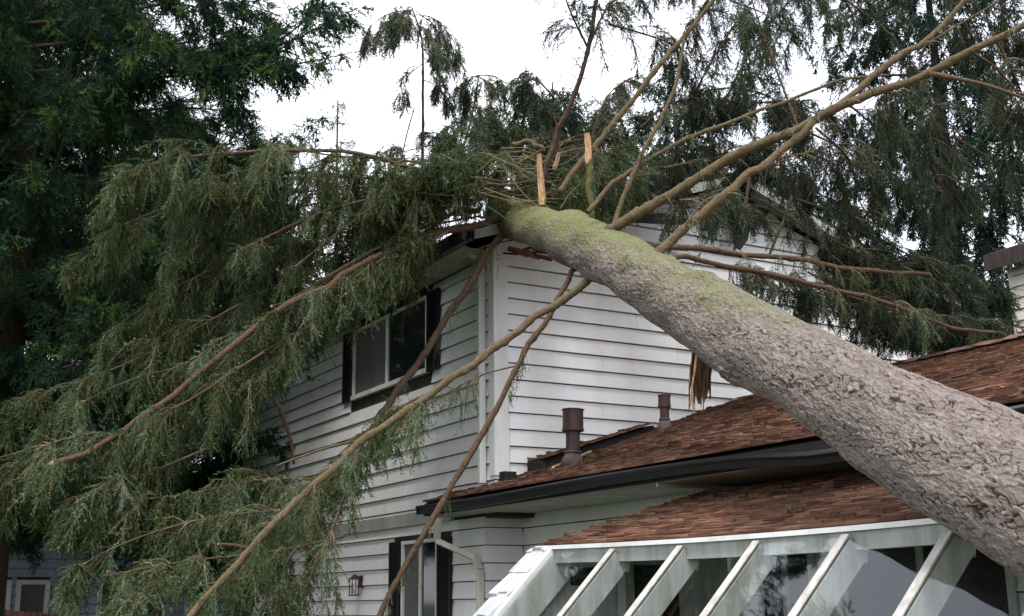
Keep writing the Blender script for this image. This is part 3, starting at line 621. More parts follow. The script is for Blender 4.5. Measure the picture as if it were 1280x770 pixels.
# ------------------------------------------------------------------ the fallen spruce
def tdep(x): return 1 / (.0650 + .094 * (x - 640) / 640)
tp = [(628, 268), (700, 293), (765, 322), (850, 376), (1000, 461), (1140, 545), (1280, 617), (1500, 735)]
tw = [.25, .258, .27, .298, .315, .345, .355, .37]
tpts = [at(x, y, tdep(x)) for x, y in tp]
last = tpts[-1]; dv = norm(tpts[-1] - tpts[-2])
while tpts[-1][2] > .7: tpts.append(tpts[-1] + dv * .6); tw.append(tw[-1] + .02)
tpts.append(tpts[-1] + dv * .5); tw.append(tw[-1] + .1); tpts.append(tpts[-1] + dv * .35); tw.append(tw[-1] + .2)
tpts = tpts[::-1]; tw = tw[::-1]
NT, NS = 2100, 380
tpath = smooth_path(tpts, NT); rr = np.interp(np.linspace(0, len(tw) - 1, NT), np.arange(len(tw)), tw)
tree = empty('fallen_tree', tuple(tpath[0] * [1, 1, 0]), 'huge fallen spruce lying across both roofs with scaly grey trunk and mossy snapped top', 'tree')
def cellnoise(x, y, seed, per=None):
    """2-D worley F1,F2 on a grid; x wraps with period per (cells)"""
    xi = np.floor(x).astype(int); yi = np.floor(y).astype(int); f1 = np.full(x.shape, 9.); f2 = np.full(x.shape, 9.); idv = np.zeros(x.shape)
    for dx in (-1, 0, 1):
        for dy in (-1, 0, 1):
            cx = xi + dx; cy = yi + dy; wx = cx % per if per else cx
            h = np.sin(wx * 127.1 + cy * 311.7 + seed * 17.3) * 43758.5453; h1 = h - np.floor(h)
            h = np.sin(wx * 269.5 + cy * 183.3 + seed * 7.9) * 43758.5453; h2 = h - np.floor(h)
            d = np.hypot(cx + h1 - x, cy + h2 - y)
            up = d < f1; f2 = np.where(up, f1, np.minimum(f2, d)); idv = np.where(up, (h1 * 7.3 + h2 * 3.1) % 1, idv); f1 = np.where(up, d, f1)
    return f1, f2, idv
CR = {}
def bark_disp(s, a, rad):
    # plates split by long wavy cracks along the trunk
    wob = .5 * np.sin(s * 7 + a * 3) + .35 * np.sin(s * 17 - a * 5 + 1.3) + .25 * np.sin(s * 31 + a * 11)
    w2 = wob + .22 * np.sin(s * 43 + a * 19) + .14 * np.sin(s * 71 - a * 29)
    per = 62; f1, f2, idv = cellnoise(a / (2 * np.pi) * per + w2 * .85, s * 8.5 + .5 * np.sin(a * 6 + s * 5) + .5 * np.sin(a * 13 + 1) + .2 * np.sin(a * 37 + s * 23), 3, per)
    gate = np.clip(.75 + .6 * np.sin(s * 5.1 + a * 7 + np.sin(a * 23)) + .3 * np.sin(s * 19 - a * 13), .3, 1)
    crack = (1 - np.clip((f2 - f1) * 6.5, 0, 1)) * gate
    per2 = 110; g1, g2, id2 = cellnoise(a / (2 * np.pi) * per2 + w2 * .9, s * 19 + .7 * np.sin(a * 17 + s * 9), 5, per2); crack2 = (1 - np.clip((g2 - g1) * 3, 0, 1)) * np.clip(.2 + np.sin(s * 3.3 - a * 9) * .6 + .3 * np.sin(s * 13 + a * 21), 0, 1)
    big = .014 * np.sin(s * 2.1 + a * 2) + .010 * np.sin(s * 3.7 - a * 3 + 2) + .006 * np.sin(s * 9 + a * 5)
    L = s[-1, 0]
    sm = np.clip((L - s - 2.9) / .8, .3, 1)          # smoother towards the thin mossy end
    out = big + sm * (.009 * (idv - .5) - .008 * crack - .003 * crack2 + .004 * (id2 - .5))
    CR['c'] = np.clip(crack * 1.2 + crack2 * .3, 0, 1) * np.clip(sm, .5, 1); CR['i'] = idv
    for (sk, ak, h_) in KNOTS:
        da = np.angle(np.exp(1j * (a - ak))); r2 = ((s - (L - sk)) / .11) ** 2 + (da / .3) ** 2
        out = out + h_ * (np.exp(-r2 * 1.2) * 1.2 - np.exp(-r2 * 6)); CR['c'] = np.clip(CR['c'] + .8 * np.exp(-r2 * 7), 0, 1)
    out = out + .05 * np.exp(-((L - s - 2.75) / .22) ** 2)      # whorl swelling where the mossy top begins
    return out
KNOTS = [(5.2, 2.2, .05), (6.8, 4.0, .05), (7.9, 3.1, .06), (4.2, 3.6, .04), (8.8, 2.6, .05), (9.3, 4.4, .045), (6.1, 1.6, .05), (3.7, 5.1, .04), (5.0, .6, .05), (7.2, 5.4, .05)]
def trunk_moss(s, co, nrm):
    L = s[-1]; d = L - s
    top = nrm[..., 2]
    up = np.interp(d, [0, 2.2, 2.9, 4.5, 7, 9], [.72, .7, .56, .44, .3, .02])[:, None]
    return up + .34 * top - .05
trk = limb_mesh('trunk', tpath, rr, NS, seed=0, parent=tree, mats=[M['bark'], M['rawwood']], dispf=bark_disp, mossf=trunk_moss)
for nm_, k_ in (('crack', 'c'), ('plate', 'i')):
    a_ = trk.data.attributes.new(nm_, 'FLOAT', 'POINT'); vv = np.zeros(len(trk.data.vertices)); vv[:NT * NS] = CR[k_].ravel(); a_.data.foreach_set('value', vv)
# roots at the lifted end
rg = np.random.default_rng(5); tb = tpath[0]; TT, XX, YY = frames(tpath[:5])
for k in range(9):
    a = k * 2 * np.pi / 9 + rg.uniform(-.2, .2); d = math.cos(a) * XX[0] + math.sin(a) * YY[0]
    p0 = tb + TT[0] * .25 + d * .2; p1 = tb + d * rg.uniform(.6, .8) - TT[0] * .15; p2 = tb + d * rg.uniform(1.0, 1.6) - TT[0] * rg.uniform(.2, .6)
    for p in (p1, p2): p[2] = max(p[2], .05)
    limb_mesh('root', smooth_path([p0, p1, p2], 12), np.linspace(.17, .03, 12), 10, seed=k, parent=tree, mats=[M['bark']])
NB = [0]
def limb(pts, deps, r, m='limb', fol=None, nm='needle', moss=-.15, tip=False, nseg=None, sides=10):
    """pts in photograph pixels, unprojected at their own distances; r in cm start/end"""
    NB[0] += 1; n = len(pts); dd = np.interp(np.linspace(0, 1, n), np.linspace(0, 1, len(deps)), deps)
    P = [at(x, y, d) for (x, y), d in zip(pts, dd)]
    nseg = nseg or max(16, n * (22 if r[0] > 3 else 9)); path = smooth_path(P, nseg)
    jk = max(4, nseg // 9); j0 = np.random.default_rng(NB[0]).normal(0, .02, (jk, 3)); j0[0] = 0; j = np.stack([np.interp(np.linspace(0, jk - 1, nseg), np.arange(jk), j0[:, q]) for q in range(3)], 1)
    path = path + j * min(.75, r[0] / 8)
    rad = np.linspace(r[0], r[1], nseg) / 100 * .74
    o = limb_mesh('branch', path, rad, sides, seed=NB[0], parent=tree, mats=[M[m], M['rawwood']], moss=moss, pale_tip=tip)
    if fol is not None:
        f = dict(fol); foliage('foliage', [path], M[nm], o, seed=NB[0] * 3 + 1, **f)
    return path
# look presets -------------------------------------------------
CURT = dict(per_m=15, L2=1.25, droop=.75, L3=.28, n3=28, nc=19, card=(.036, .0105), hang=.5, twr=.0065, tint=(.05, .9), s0=.05)       # long hanging curtain
SPRAY = dict(per_m=18, L2=.8, droop=.55, L3=.24, n3=24, nc=17, card=(.034, .01), hang=.55, tint=(.2, .95), s0=.2)
BARE = dict(per_m=5, L2=.55, droop=.5, L3=.14, n3=5, nc=5, card=(.028, .008), hang=.5, tint=(.3, .9), s0=.12, twr=.007)
SPARSE = dict(per_m=4, L2=.5, droop=.9, L3=.17, n3=9, nc=12, card=(.03, .008), hang=.8, tint=(.3, .9), s0=.25)
OFF = []
def mod(d, **k): r = dict(d); r.update(k); return r
# the big limbs of the photo
limb([(748, 300), (775, 281), (850, 236), (930, 191), (1000, 158), (1075, 122), (1150, 96), (1215, 63), (1300, 20)], [12.2, 11.6, 11], (7.6, 4.0), sides=14, fol=BARE)
limb([(808, 335), (832, 309), (880, 265), (930, 226), (975, 190), (1020, 152), (1080, 108), (1130, 70), (1170, 38), (1225, -15)], [11.0, 11.5, 12.2], (6.2, 3.4), sides=14, fol=BARE)
limb([(1163, 92), (1200, 99), (1240, 108), (1295, 128)], [11.0, 11.2], (3, 2), sides=10)
limb([(735, 265), (760, 235), (800, 205), (870, 168), (930, 145), (1000, 120), (1060, 98), (1155, 92)], [12.3, 12.6, 13.3], (3.6, 1.8), fol=mod(SPARSE, per_m=3))
limb([(672, 262), (690, 185), (712, 135), (735, 60), (750, -20)], [14.6, 14.2], (5.2, 3.2), 'limb_red', fol=BARE)
limb([(700, 240), (746, 179), (783, 135), (824, 84), (856, 45), (905, -15)], [13.6, 13.9, 14.2], (5.2, 3.0), fol=BARE)
limb([(765, 290), (776, 257), (797, 203), (824, 152), (847, 101), (856, 40)], [12.2, 12.8], (3.6, 2.2), fol=mod(SPARSE, per_m=4))
limb([(640, 272), (612, 277), (560, 290), (500, 310), (440, 338), (400, 360), (340, 395), (260, 455), (180, 520), (120, 560), (65, 580)], [15.2, 13.4, 11.6], (6, 3.6), 'limb_red', fol=mod(SPRAY, per_m=9, L2=.9, droop=.9, s0=.3), tip=True, sides=12)
limb([(600, 262), (575, 265), (520, 290), (440, 330), (380, 370), (340, 384)], [15.0, 13.6], (3.6, 2.6), 'limb_red', fol=mod(SPRAY, per_m=8, s0=.3), tip=True)
limb([(610, 280), (560, 285), (500, 300), (445, 325), (380, 365), (300, 420), (240, 470)], [15.0, 13.0], (3.5, 2), 'limb', fol=mod(SPRAY, per_m=9, s0=.3))
limb([(620, 235), (535, 215), (440, 190), (370, 188), (300, 190), (230, 197), (170, 212), (125, 240)], [15, 13.6, 12.8], (3.6, 2.0), 'limb_red', fol=mod(CURT, per_m=14, s0=.1))
limb([(640, 240), (560, 212), (500, 200), (430, 196), (360, 185)], [15, 14.2], (2.6, 1.2), 'limb_red', fol=mod(CURT, per_m=10, L2=.8))
limb([(638, 282), (620, 300), (590, 350), (550, 410), (510, 470), (470, 522)], [15.2, 14.0], (6, 5.2), 'limb_red', fol=mod(SPARSE, per_m=5, s0=.4))
limb([(750, 335), (735, 352), (690, 385), (640, 420), (590, 455), (520, 505), (450, 555), (380, 620), (330, 670), (250, 755), (225, 785)], [12.5, 11.2, 9.6], (5.6, 3.6), 'limb', fol=mod(SPRAY, per_m=7, L2=.7, droop=1., s0=.45), sides=14)
limb([(728, 325), (712, 345), (690, 388), (650, 450), (620, 510), (580, 580), (545, 640), (500, 720), (465, 790)], [13, 12.3, 11.6], (3.8, 4.2), 'limb_red', fol=mod(SPARSE, per_m=3.5), sides=12)
limb([(790, 305), (850, 308), (905, 314), (1000, 325), (1100, 340), (1162, 343)], [11.9, 14], (4.4, 3.2), 'limb_red', fol=mod(SPARSE, per_m=5, n3=12), tip=True)
limb([(820, 335), (850, 322), (920, 335), (1020, 355), (1110, 380), (1200, 410), (1243, 415)], [11.3, 12.5, 13.8], (4, 2.4), 'limb_red', fol=mod(SPARSE, per_m=6, L2=.7, n3=14, s0=.3))
limb([(480, 245), (415, 262), (360, 285), (290, 318)], [14.2, 13.4], (2.6, 1.8), 'limb_red', fol=mod(SPRAY, per_m=8))
limb([(560, 230), (490, 245), (430, 285), (355, 345)], [14.4, 13.4], (2.2, 1.6), 'limb_red', fol=mod(SPRAY, per_m=9))
# dangling broken pieces by the gable
limb([(937, 222), (930, 265), (917, 312)], [14.6, 14.4], (3, 2.6), 'limb_red', tip=True)
limb([(990, 245), (975, 285), (962, 318)], [15.2, 15], (3, 2.4), 'limb')
# small broken twigs of the lower left
limb([(250, 672), (200, 664), (150, 667), (95, 662)], [12, 11.6], (1.6, 1), 'limb')
limb([(440, 552), (405, 560), (365, 575), (345, 582)], [12.4, 12], (2.2, 1.2), 'limb')
limb([(345, 500), (360, 540), (368, 580)], [14, 13.6], (3, 2.6), 'limb_red')
limb([(322, 686), (300, 684), (272, 680)], [11.4, 11.3], (2.2, 2), 'limb_red', tip=True)
# foliage-bearing limbs
def fan(rows, fol, r=(2.0, .8), m='limb_red', k=1.05, nm='needle'):
    fol = mod(fol, per_m=fol['per_m'] * k)
    for pts, deps in rows: limb(pts, deps, r, m, fol=fol, sides=7, nm=nm)
fan([([(600, 230), (500, 225), (400, 222), (300, 235), (190, 265), (120, 300)], [15, 13.4]),
     ([(600, 250), (520, 245), (420, 250), (320, 275), (220, 320)], [15.2, 14.2]),
     ([(590, 240), (480, 235), (380, 240), (260, 250), (150, 290), (100, 330)], [15.5, 14.6]),
     ([(600, 265), (520, 275), (430, 310), (340, 360), (250, 410), (160, 450)], [15.2, 13.8])], mod(CURT, per_m=11), k=1.5)
fan([([(420, 350), (340, 400), (250, 450), (150, 480), (40, 540)], [13.6, 12.6]),
     ([(400, 400), (330, 440), (240, 500), (130, 570), (20, 620)], [13.4, 12]),
     ([(480, 330), (420, 372), (350, 430), (280, 500)], [14, 13.2]),
     ([(330, 440), (220, 510), (100, 560), (-30, 590)], [12.6, 12])], mod(CURT, per_m=12, L2=1.0))
fan([([(420, 600), (330, 600), (220, 620), (130, 630), (70, 655)], [12.6, 11.6]),
     ([(400, 640), (320, 640), (230, 655), (150, 680), (95, 710)], [12, 11.2]),
     ([(430, 670), (340, 690), (240, 700), (130, 720)], [11.6, 11]),
     ([(470, 560), (420, 590), (370, 640), (330, 700), (280, 780)], [12.4, 11.6]),
     ([(260, 560), (190, 590), (130, 610), (70, 630)], [12.4, 11.8]), ([(120, 540), (60, 555), (-30, 580)], [12.4, 12]),
     ([(430, 620), (410, 670), (370, 730), (330, 800)], [11.8, 11.2]),
     ([(320, 720), (240, 735), (150, 760)], [11, 10.8])], mod(CURT, per_m=14, L2=.95, tint=(.1, 1)), k=1.3)
# sprays before the window and the wall
fan([([(560, 290), (500, 320), (440, 345), (400, 360)], [14.2, 13.8])], mod(CURT, per_m=14, L2=.8))
fan([([(560, 480), (500, 510), (450, 545), (410, 580)], [12.6, 12.2])], mod(CURT, per_m=14, L2=.9))
fan([([(655, 455), (600, 470), (545, 500), (520, 520)], [12.8, 12.8])], mod(SPARSE, per_m=13, L2=.65), r=(1.2, .5))
fan([([(640, 300), (600, 310), (570, 330)], [15, 14.6])], mod(SPARSE, per_m=14, L2=.6), r=(1.2, .5))
# crown around the snapped top
fan([([(640, 250), (600, 200), (560, 180), (500, 190)], [15.6, 15.4]), ([(680, 250), (650, 200), (620, 170), (560, 160)], [15.8, 16]),
     ([(640, 250), (640, 210), (660, 180), (640, 150)], [15.8, 16.2]), ([(700, 250), (730, 210), (760, 190), (800, 170)], [15, 16]),
     ([(690, 270), (740, 250), (800, 240)], [14.4, 15.5]), ([(630, 250), (560, 235), (480, 215)], [15.4, 15.2])], mod(SPRAY, per_m=15, L2=.7, droop=.5, s0=.1))
fan([([(690, 250), (700, 190), (690, 140), (660, 110)], [15.8, 16.4]), ([(650, 240), (640, 180), (610, 150), (580, 150)], [16, 16.6]), ([(720, 240), (740, 170), (760, 120), (800, 90)], [15.8, 16.6]),
     ([(650, 250), (690, 200), (740, 160), (790, 150)], [16, 16.8]), ([(600, 240), (580, 200), (560, 175), (530, 170)], [15.8, 16]), ([(760, 250), (800, 220), (850, 190), (900, 180)], [15, 16]),
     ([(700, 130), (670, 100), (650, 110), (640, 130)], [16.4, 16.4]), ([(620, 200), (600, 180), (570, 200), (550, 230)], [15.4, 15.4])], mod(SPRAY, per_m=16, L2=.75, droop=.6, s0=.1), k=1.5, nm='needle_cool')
fan([([(640, 245), (600, 222), (560, 210), (510, 215)], [14.6, 14.2]), ([(660, 240), (640, 212), (610, 198), (570, 195)], [14.8, 14.6]), ([(700, 262), (720, 235), (750, 225), (790, 225)], [13.8, 14.2]), ([(690, 250), (710, 215), (735, 200), (770, 195)], [14.6, 15])], mod(SPRAY, per_m=22, L2=.6, droop=.5, s0=.05), k=1.3)
# drapes at the top right: limbs rising beyond the frame, hanging foliage
fan([([(856, 45), (880, 10), (910, -40), (960, -80)], [15, 15.4]), ([(850, 150), (900, 60), (950, -10), (1010, -40)], [15, 16]),
     ([(900, 140), (940, 60), (990, 0), (1040, -30)], [15.5, 16.5]), ([(1000, 160), (960, 120), (900, 110), (850, 130)], [15.4, 15]),
     ([(735, 60), (760, 10), (800, -20), (850, -20)], [14.4, 15]), ([(735, 60), (715, 20), (700, -20), (690, -50)], [14.4, 14.2]),
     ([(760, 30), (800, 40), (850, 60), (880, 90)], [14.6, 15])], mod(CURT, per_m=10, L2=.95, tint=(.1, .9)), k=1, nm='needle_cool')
fan([([(1080, 115), (1130, 120), (1180, 150), (1230, 200)], [12.6, 13.2]), ([(1150, 60), (1200, 30), (1250, 0), (1290, -30)], [12.4, 13]),
     ([(1100, -20), (1160, -10), (1220, 20), (1290, 60)], [13, 13.6]), ([(1215, 65), (1250, 90), (1290, 140)], [11.6, 12]),
     ([(1190, 170), (1240, 200), (1290, 240)], [13, 13.4]), ([(1030, -30), (1060, 0), (1110, 40), (1140, 80)], [13.6, 13.2]),
     ([(1230, 105), (1265, 150), (1290, 200)], [12, 12.4])], mod(CURT, per_m=10, L2=.8, tint=(.1, .9)), k=.8, nm='needle_cool')
# dark hanging mass behind the limbs, right, down to the ridge of the wing
fan([([(900, 220), (960, 215), (1020, 240), (1080, 280)], [15.5, 16.5]), ([(1000, 160), (1060, 190), (1110, 230), (1150, 270)], [15, 16]),
     ([(1040, 300), (1100, 330), (1160, 350), (1230, 380)], [15, 16]), ([(900, 330), (980, 350), (1060, 380), (1130, 400)], [14, 14.8]),
     ([(1060, 370), (1130, 390), (1200, 400), (1265, 410)], [14.2, 15]), ([(1060, 130), (1110, 170), (1170, 200), (1230, 260)], [15.5, 16.5]),
     ([(830, 210), (880, 200), (930, 190), (980, 180)], [14.6, 15.4]),
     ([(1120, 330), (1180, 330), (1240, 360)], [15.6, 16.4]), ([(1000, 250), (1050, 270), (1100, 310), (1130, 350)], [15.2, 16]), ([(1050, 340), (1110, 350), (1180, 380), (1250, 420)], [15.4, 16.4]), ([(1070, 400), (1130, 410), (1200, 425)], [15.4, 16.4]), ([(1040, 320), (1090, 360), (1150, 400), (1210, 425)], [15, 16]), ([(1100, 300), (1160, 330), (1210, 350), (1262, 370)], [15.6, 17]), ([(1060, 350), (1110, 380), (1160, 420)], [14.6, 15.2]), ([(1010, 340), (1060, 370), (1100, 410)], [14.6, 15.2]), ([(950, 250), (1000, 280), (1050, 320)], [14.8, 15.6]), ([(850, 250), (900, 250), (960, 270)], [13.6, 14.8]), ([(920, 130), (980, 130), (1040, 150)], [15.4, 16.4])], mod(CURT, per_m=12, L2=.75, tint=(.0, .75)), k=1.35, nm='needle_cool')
fan([([(560, 235), (470, 225), (380, 215), (300, 215), (220, 240)], [14.8, 13.8]), ([(560, 260), (470, 280), (400, 300), (330, 330)], [15.4, 14.6]),
     ([(560, 300), (480, 330), (420, 350), (360, 380), (300, 400)], [15.6, 14.8]), ([(350, 300), (280, 330), (200, 370), (130, 420)], [14.4, 13.6]),
     ([(300, 380), (210, 430), (120, 470), (20, 500)], [13.6, 13]), ([(380, 430), (300, 480), (220, 540), (150, 600)], [13.4, 12.6]), ([(620, 240), (560, 240), (480, 250), (400, 270)], [15.6, 15]), ([(600, 270), (540, 280), (480, 290), (430, 300)], [15.8, 15.2]), ([(420, 200), (370, 215), (310, 225), (260, 250)], [14.6, 14])], mod(CURT, per_m=11), k=1.4)
fan([([(1000, 165), (960, 60), (940, 0), (930, -40)], [13.4, 14.4]), ([(960, 200), (1010, 190), (1060, 180), (1100, 200)], [14, 15]),
     ([(1020, 160), (1060, 200), (1080, 260), (1130, 300)], [13.4, 15]), ([(800, 160), (840, 130), (900, 130), (940, 170)], [15, 15.6]),
     ([(1100, 100), (1150, 150), (1170, 220), (1210, 280)], [12.6, 13.6]), ([(1240, 40), (1270, 100), (1300, 170)], [12.6, 13]),
     ([(990, -30), (1010, -10), (1035, 20), (1040, 50)], [15, 15.6]), ([(870, -30), (910, 0), (960, 20), (1000, 60)], [15, 15.8])], mod(CURT, per_m=10, L2=.9, tint=(.05, .9)), k=.8, nm='needle_cool')
# upright side limbs with umbrella heads
UMB = mod(CURT, per_m=22, L2=.55, n3=13, L3=.17, nc=13, tint=(.3, 1), s0=.0, fwd=1., droop=.9)
limb([(528, 215), (530, 120), (526, 50), (514, 10)], [16.5, 16.5], (3, 1.2), 'limb_red')
fan([([(516, 12), (490, 16), (465, 32), (455, 55)], [16.5, 16.2]), ([(516, 12), (480, 30), (470, 60)], [16.5, 15.8]), ([(520, 18), (545, 25), (566, 50), (572, 80)], [16.5, 16.8]), ([(520, 14), (545, 35), (560, 70)], [16.5, 17.2]),
     ([(527, 60), (555, 75), (575, 100), (580, 130)], [16.5, 16.7]), ([(516, 12), (500, 30), (488, 50)], [16.4, 16]), ([(516, 12), (505, 25), (500, 50)], [16.4, 15.7]), ([(520, 30), (540, 45), (550, 80)], [16.4, 16]),
     ([(528, 80), (510, 95), (503, 115)], [16.5, 16.6]), ([(530, 100), (550, 110), (560, 130)], [16.5, 16.6]), ([(527, 70), (545, 85), (550, 110)], [16.5, 17])], UMB, r=(1, .4), k=1, nm='needle_cool')
limb([(500, 210), (508, 170), (518, 135)], [16.4, 16.4], (1.6, 1), 'limb_red')
limb([(575, 200), (590, 140), (598, 92)], [16.4, 16.4], (2.4, 1), 'limb_red')
fan([([(598, 94), (620, 98), (632, 125)], [16.4, 16.4]), ([(598, 94), (580, 100), (572, 125)], [16.4, 16.6]), ([(598, 94), (610, 110), (612, 150)], [16.4, 15.8]), ([(598, 94), (588, 110), (586, 140)], [16.4, 16.9]), ([(592, 130), (612, 150), (625, 180)], [16.4, 16.6]), ([(588, 150), (572, 160), (562, 180)], [16.4, 16.2])], UMB, r=(1, .4), k=1, nm='needle_cool')
# dead twig tangle above the snapped top: one part, hair-thin sticks
tg = MB(); rg = random.Random(8)
for k in range(75):
    px, py = rg.uniform(490, 700), rg.uniform(185, 262); L = rg.uniform(25, 110); a = rg.gauss(.35, .5); d = rg.uniform(14, 15.3)
    p = at(px, py, d); q = at(px + L * math.cos(a), py + L * math.sin(a) * .8, d + rg.uniform(-.3, .3)); m_ = (p + q) / 2 + np.array([0, 0, rg.uniform(-.08, .12)])
    tg.tube(smooth_path([p, m_, q], 6), np.linspace(.008, .003, 6), 4, rg.random(), cap=False)
tag(tg.build('dead_twigs', M['twig'], tree), kind='stuff')
# splintered stubs
def stub(pts, d, w0, w1, name, base=None):
    b = MB(); P = [at(x, y, d) for x, y in pts]; path = smooth_path(P, 20); T, X, Y = frames(path); rg = random.Random(pts[0][0])
    for k in range(46):
        an = rg.uniform(0, 6.28); rr_ = w0 * math.sqrt(rg.random()); off = X[0] * math.cos(an) * rr_ + Y[0] * math.sin(an) * rr_
        i0 = rg.randint(0, 3); i1 = rg.randint(11, 20) if rg.random() < .7 else 20; seg = path[i0:i1] + off + X[0] * np.linspace(0, rg.uniform(-.008, .008), i1 - i0)[:, None]
        b.tube(seg, np.linspace(w0 * .3, w0 * .03, len(seg)) ** 1.0, 4, rg.random())
    return b.build(name, M['rawwood'], tree)
limb([(677, 275), (678, 258), (678, 248)], [14.2, 14.2], (4, 3.6), 'limb')
stub([(678, 256), (676, 225), (674, 192)], 14.1, .035, .03, 'splintered_stub')
limb([(742, 300), (738, 255), (735, 200)], [12.7, 12.7], (4.6, 4.2), 'limb', moss=.55)
stub([(735, 205), (735, 185), (733, 166)], 12.7, .032, .022, 'splintered_stub')
stub([(608, 190), (607, 180), (607, 166)], 15.3, .015, .012, 'splintered_stub')
stub([(692, 212), (696, 202), (699, 190)], 14.6, .025, .01, 'splintered_stub')
limb([(640, 180), (665, 178), (680, 190)], [14.3, 14.2], (4, 3.4), 'limb', moss=.3)
# torn bark and wood strip hanging below the trunk
hs_ = MB(); rg = random.Random(3)
for k in range(70):
    x = rg.uniform(867, 887); d = 10.3 + rg.uniform(-.06, .1); top = at(x, 432, d); lo_ = rg.random() < .3
    bot = at(x - rg.uniform(-3, 5) - (7 if lo_ else 0), 488 + rg.uniform(-14, 28 if lo_ else 20), d)
    hs_.tube(smooth_path([top, (top + bot) / 2 + np.array([rg.uniform(-.02, .02), rg.uniform(-.03, .03), 0]), bot], 7), np.linspace(.012, .004, 7) * rg.uniform(.7, 1.6), 5, rg.random(), mat=1 if lo_ and k % 2 else 0)
hs_.build('torn_bark', [M['limb_red'], M['rawwood']], tree)

# ------------------------------------------------------------------ standing trees
def conifer(base, height, radius, label, group, nmat, seed, tiers, cards, z0=1.5, droop=.35, lift=.25, per_m=9, L2=.8, L3=.25, n3=10, nc=10, rt=.3, sector=None, extra=(), shape=.8, cat='tree', tint=(0, 1), nb=6):
    rg = np.random.default_rng(seed); root = empty('conifer', (base[0], base[1], 0), label, cat, group)
    n = 24; path = np.stack([base[0] + .08 * np.sin(np.linspace(0, 5, n)), base[1] + .08 * np.cos(np.linspace(0, 4, n)), np.linspace(-.05, height, n)], 1)
    limb_mesh('trunk', path, np.linspace(rt, .02, n), 14, seed=seed, parent=root, mats=[M['darkbark']])
    paths = []; bm = MB()
    for z in np.linspace(z0, height - .2, tiers):
        z = z + rg.uniform(-.15, .15); f = (height - z) / (height - z0); R = radius * max(.06, min(1, f ** shape * 1.1))
        for k in range(nb):
            a = rg.uniform(0, 2 * np.pi)
            if sector and not (sector[0] < (a % (2 * np.pi)) < sector[1]) and rg.random() < .75: continue
            r = R * rg.uniform(.6, 1.15); d = np.array([math.cos(a), math.sin(a), 0]); p0 = np.array([base[0], base[1], z])
            P = smooth_path([p0, p0 + d * r * .35 + [0, 0, -.04 * r], p0 + d * r * .7 + [0, 0, -droop * .3 * r], p0 + d * r + [0, 0, -droop * .3 * r + lift * .2 * r]], 10)
            paths.append(P); bm.tube(P, np.linspace(.035 * max(.3, f), .006, 10), 5, cap=False)
    for pts, deps in extra:
        P = smooth_path([at(x, y, d) for (x, y), d in zip(pts, np.linspace(deps[0], deps[1], len(pts)))], 16); paths.append(P); bm.tube(P, np.linspace(.03, .006, 16), 6, cap=False); paths.append(P + rg.normal(0, .12, 3))
    bm.tube(path[1:-1], np.linspace(rt * .6, .008, n - 2), 6)
    bm.build('limbs', M['darkbark'], root, smooth=True)
    foliage('crown', paths, nmat, root, seed=seed + 1, per_m=per_m, L2=L2, droop=droop, L3=L3, n3=n3, nc=nc, card=cards, hang=.3, s0=.08, wood=False, tint=tint, upb=.05, fwd=.8)
    return root
G = 'standing conifers round the house'
def gp(px, dep):     # ground point under a pixel column at a distance
    p = at(px, 700, dep); return (p[0], p[1])
conifer(gp(-20, 17), 17, 4.6, 'tall dark green conifer standing full height at the left edge behind the fallen foliage', G, M['needle_dark'], 21, 46, (.05, .015), z0=3.0, per_m=12, L2=.9, n3=13, nc=15, rt=.32, lift=.8, shape=.35, nb=7,
        extra=[([(30, 90), (150, 85), (250, 75), (340, 60), (425, 22)], (17, 15)), ([(30, 110), (150, 100), (260, 92), (340, 85), (432, 68)], (17, 15)), ([(200, 90), (280, 85), (350, 50), (405, 5)], (16, 15.4)), ([(30, 140), (140, 140), (230, 135), (300, 140)], (17, 16)),
               ([(30, -60), (150, -40), (240, -20), (335, 15)], (17, 15.6)), ([(30, 30), (130, 20), (220, 5), (320, 30)], (17, 15.4)), ([(220, 70), (270, 105), (300, 130), (310, 155)], (16, 15.6)), ([(30, 60), (130, 50), (220, 55), (300, 35)], (17, 16.2))])
conifer(gp(300, 27), 12.2, 3.2, 'dark blue-green conifer top behind the arching branch left of the house', G, M['needle_dark'], 31, 28, (.085, .03), z0=2.5, L2=.9, n3=11, nc=9, shape=.45)
conifer(gp(185, 23), 11.6, 4.2, 'dark green conifer between the tall left conifer and the house, mostly hidden', G, M['needle_dark'], 22, 30, (.085, .03), z0=3.4, L2=.9, n3=10, nc=9, shape=.5)
conifer(gp(-60, 25), 19, 4.5, 'dark blue-green conifer behind the tall one at the left edge', G, M['needle_dark'], 23, 34, (.09, .032), z0=3.6, L2=1, n3=9, nc=9, shape=.4)
conifer(gp(705, 27), 13.9, 4.6, 'grey-green spruce behind the snapped trunk top', G, M['needle_far'], 24, 30, (.08, .028), z0=6, shape=.5, droop=.9, lift=.1, L2=.9, n3=9, nc=9)
conifer(gp(870, 28), 15.0, 4.6, 'tall grey-green spruce rising behind the house gable', G, M['needle_far'], 25, 28, (.085, .03), z0=5, droop=.9, lift=.1, L2=1, n3=9, nc=9)
conifer(gp(1010, 29), 14.2, 3.5, 'grey-green spruce behind the right slope of the gable', G, M['needle_far'], 26, 26, (.085, .03), z0=5, droop=.9, lift=.1, L2=1, n3=9, nc=9)
conifer(gp(1230, 27), 20, 4.2, 'tall dark spruce at the right edge behind the brown roof', G, M['needle_far'], 27, 36, (.085, .03), z0=3, droop=.9, lift=.1, L2=1, n3=9, nc=9, tint=(0, .6), shape=.4)
# thin bare-tipped conifer far away
conifer(gp(411, 34), 16.6, 1.5, 'thin sparse conifer tip against the sky above the arching branch', G, M['needle_far'], 28, 22, (.05, .015), z0=9, per_m=5, L2=.3, n3=5, nc=6, nb=5, lift=1.5, rt=.12, shape=.7)
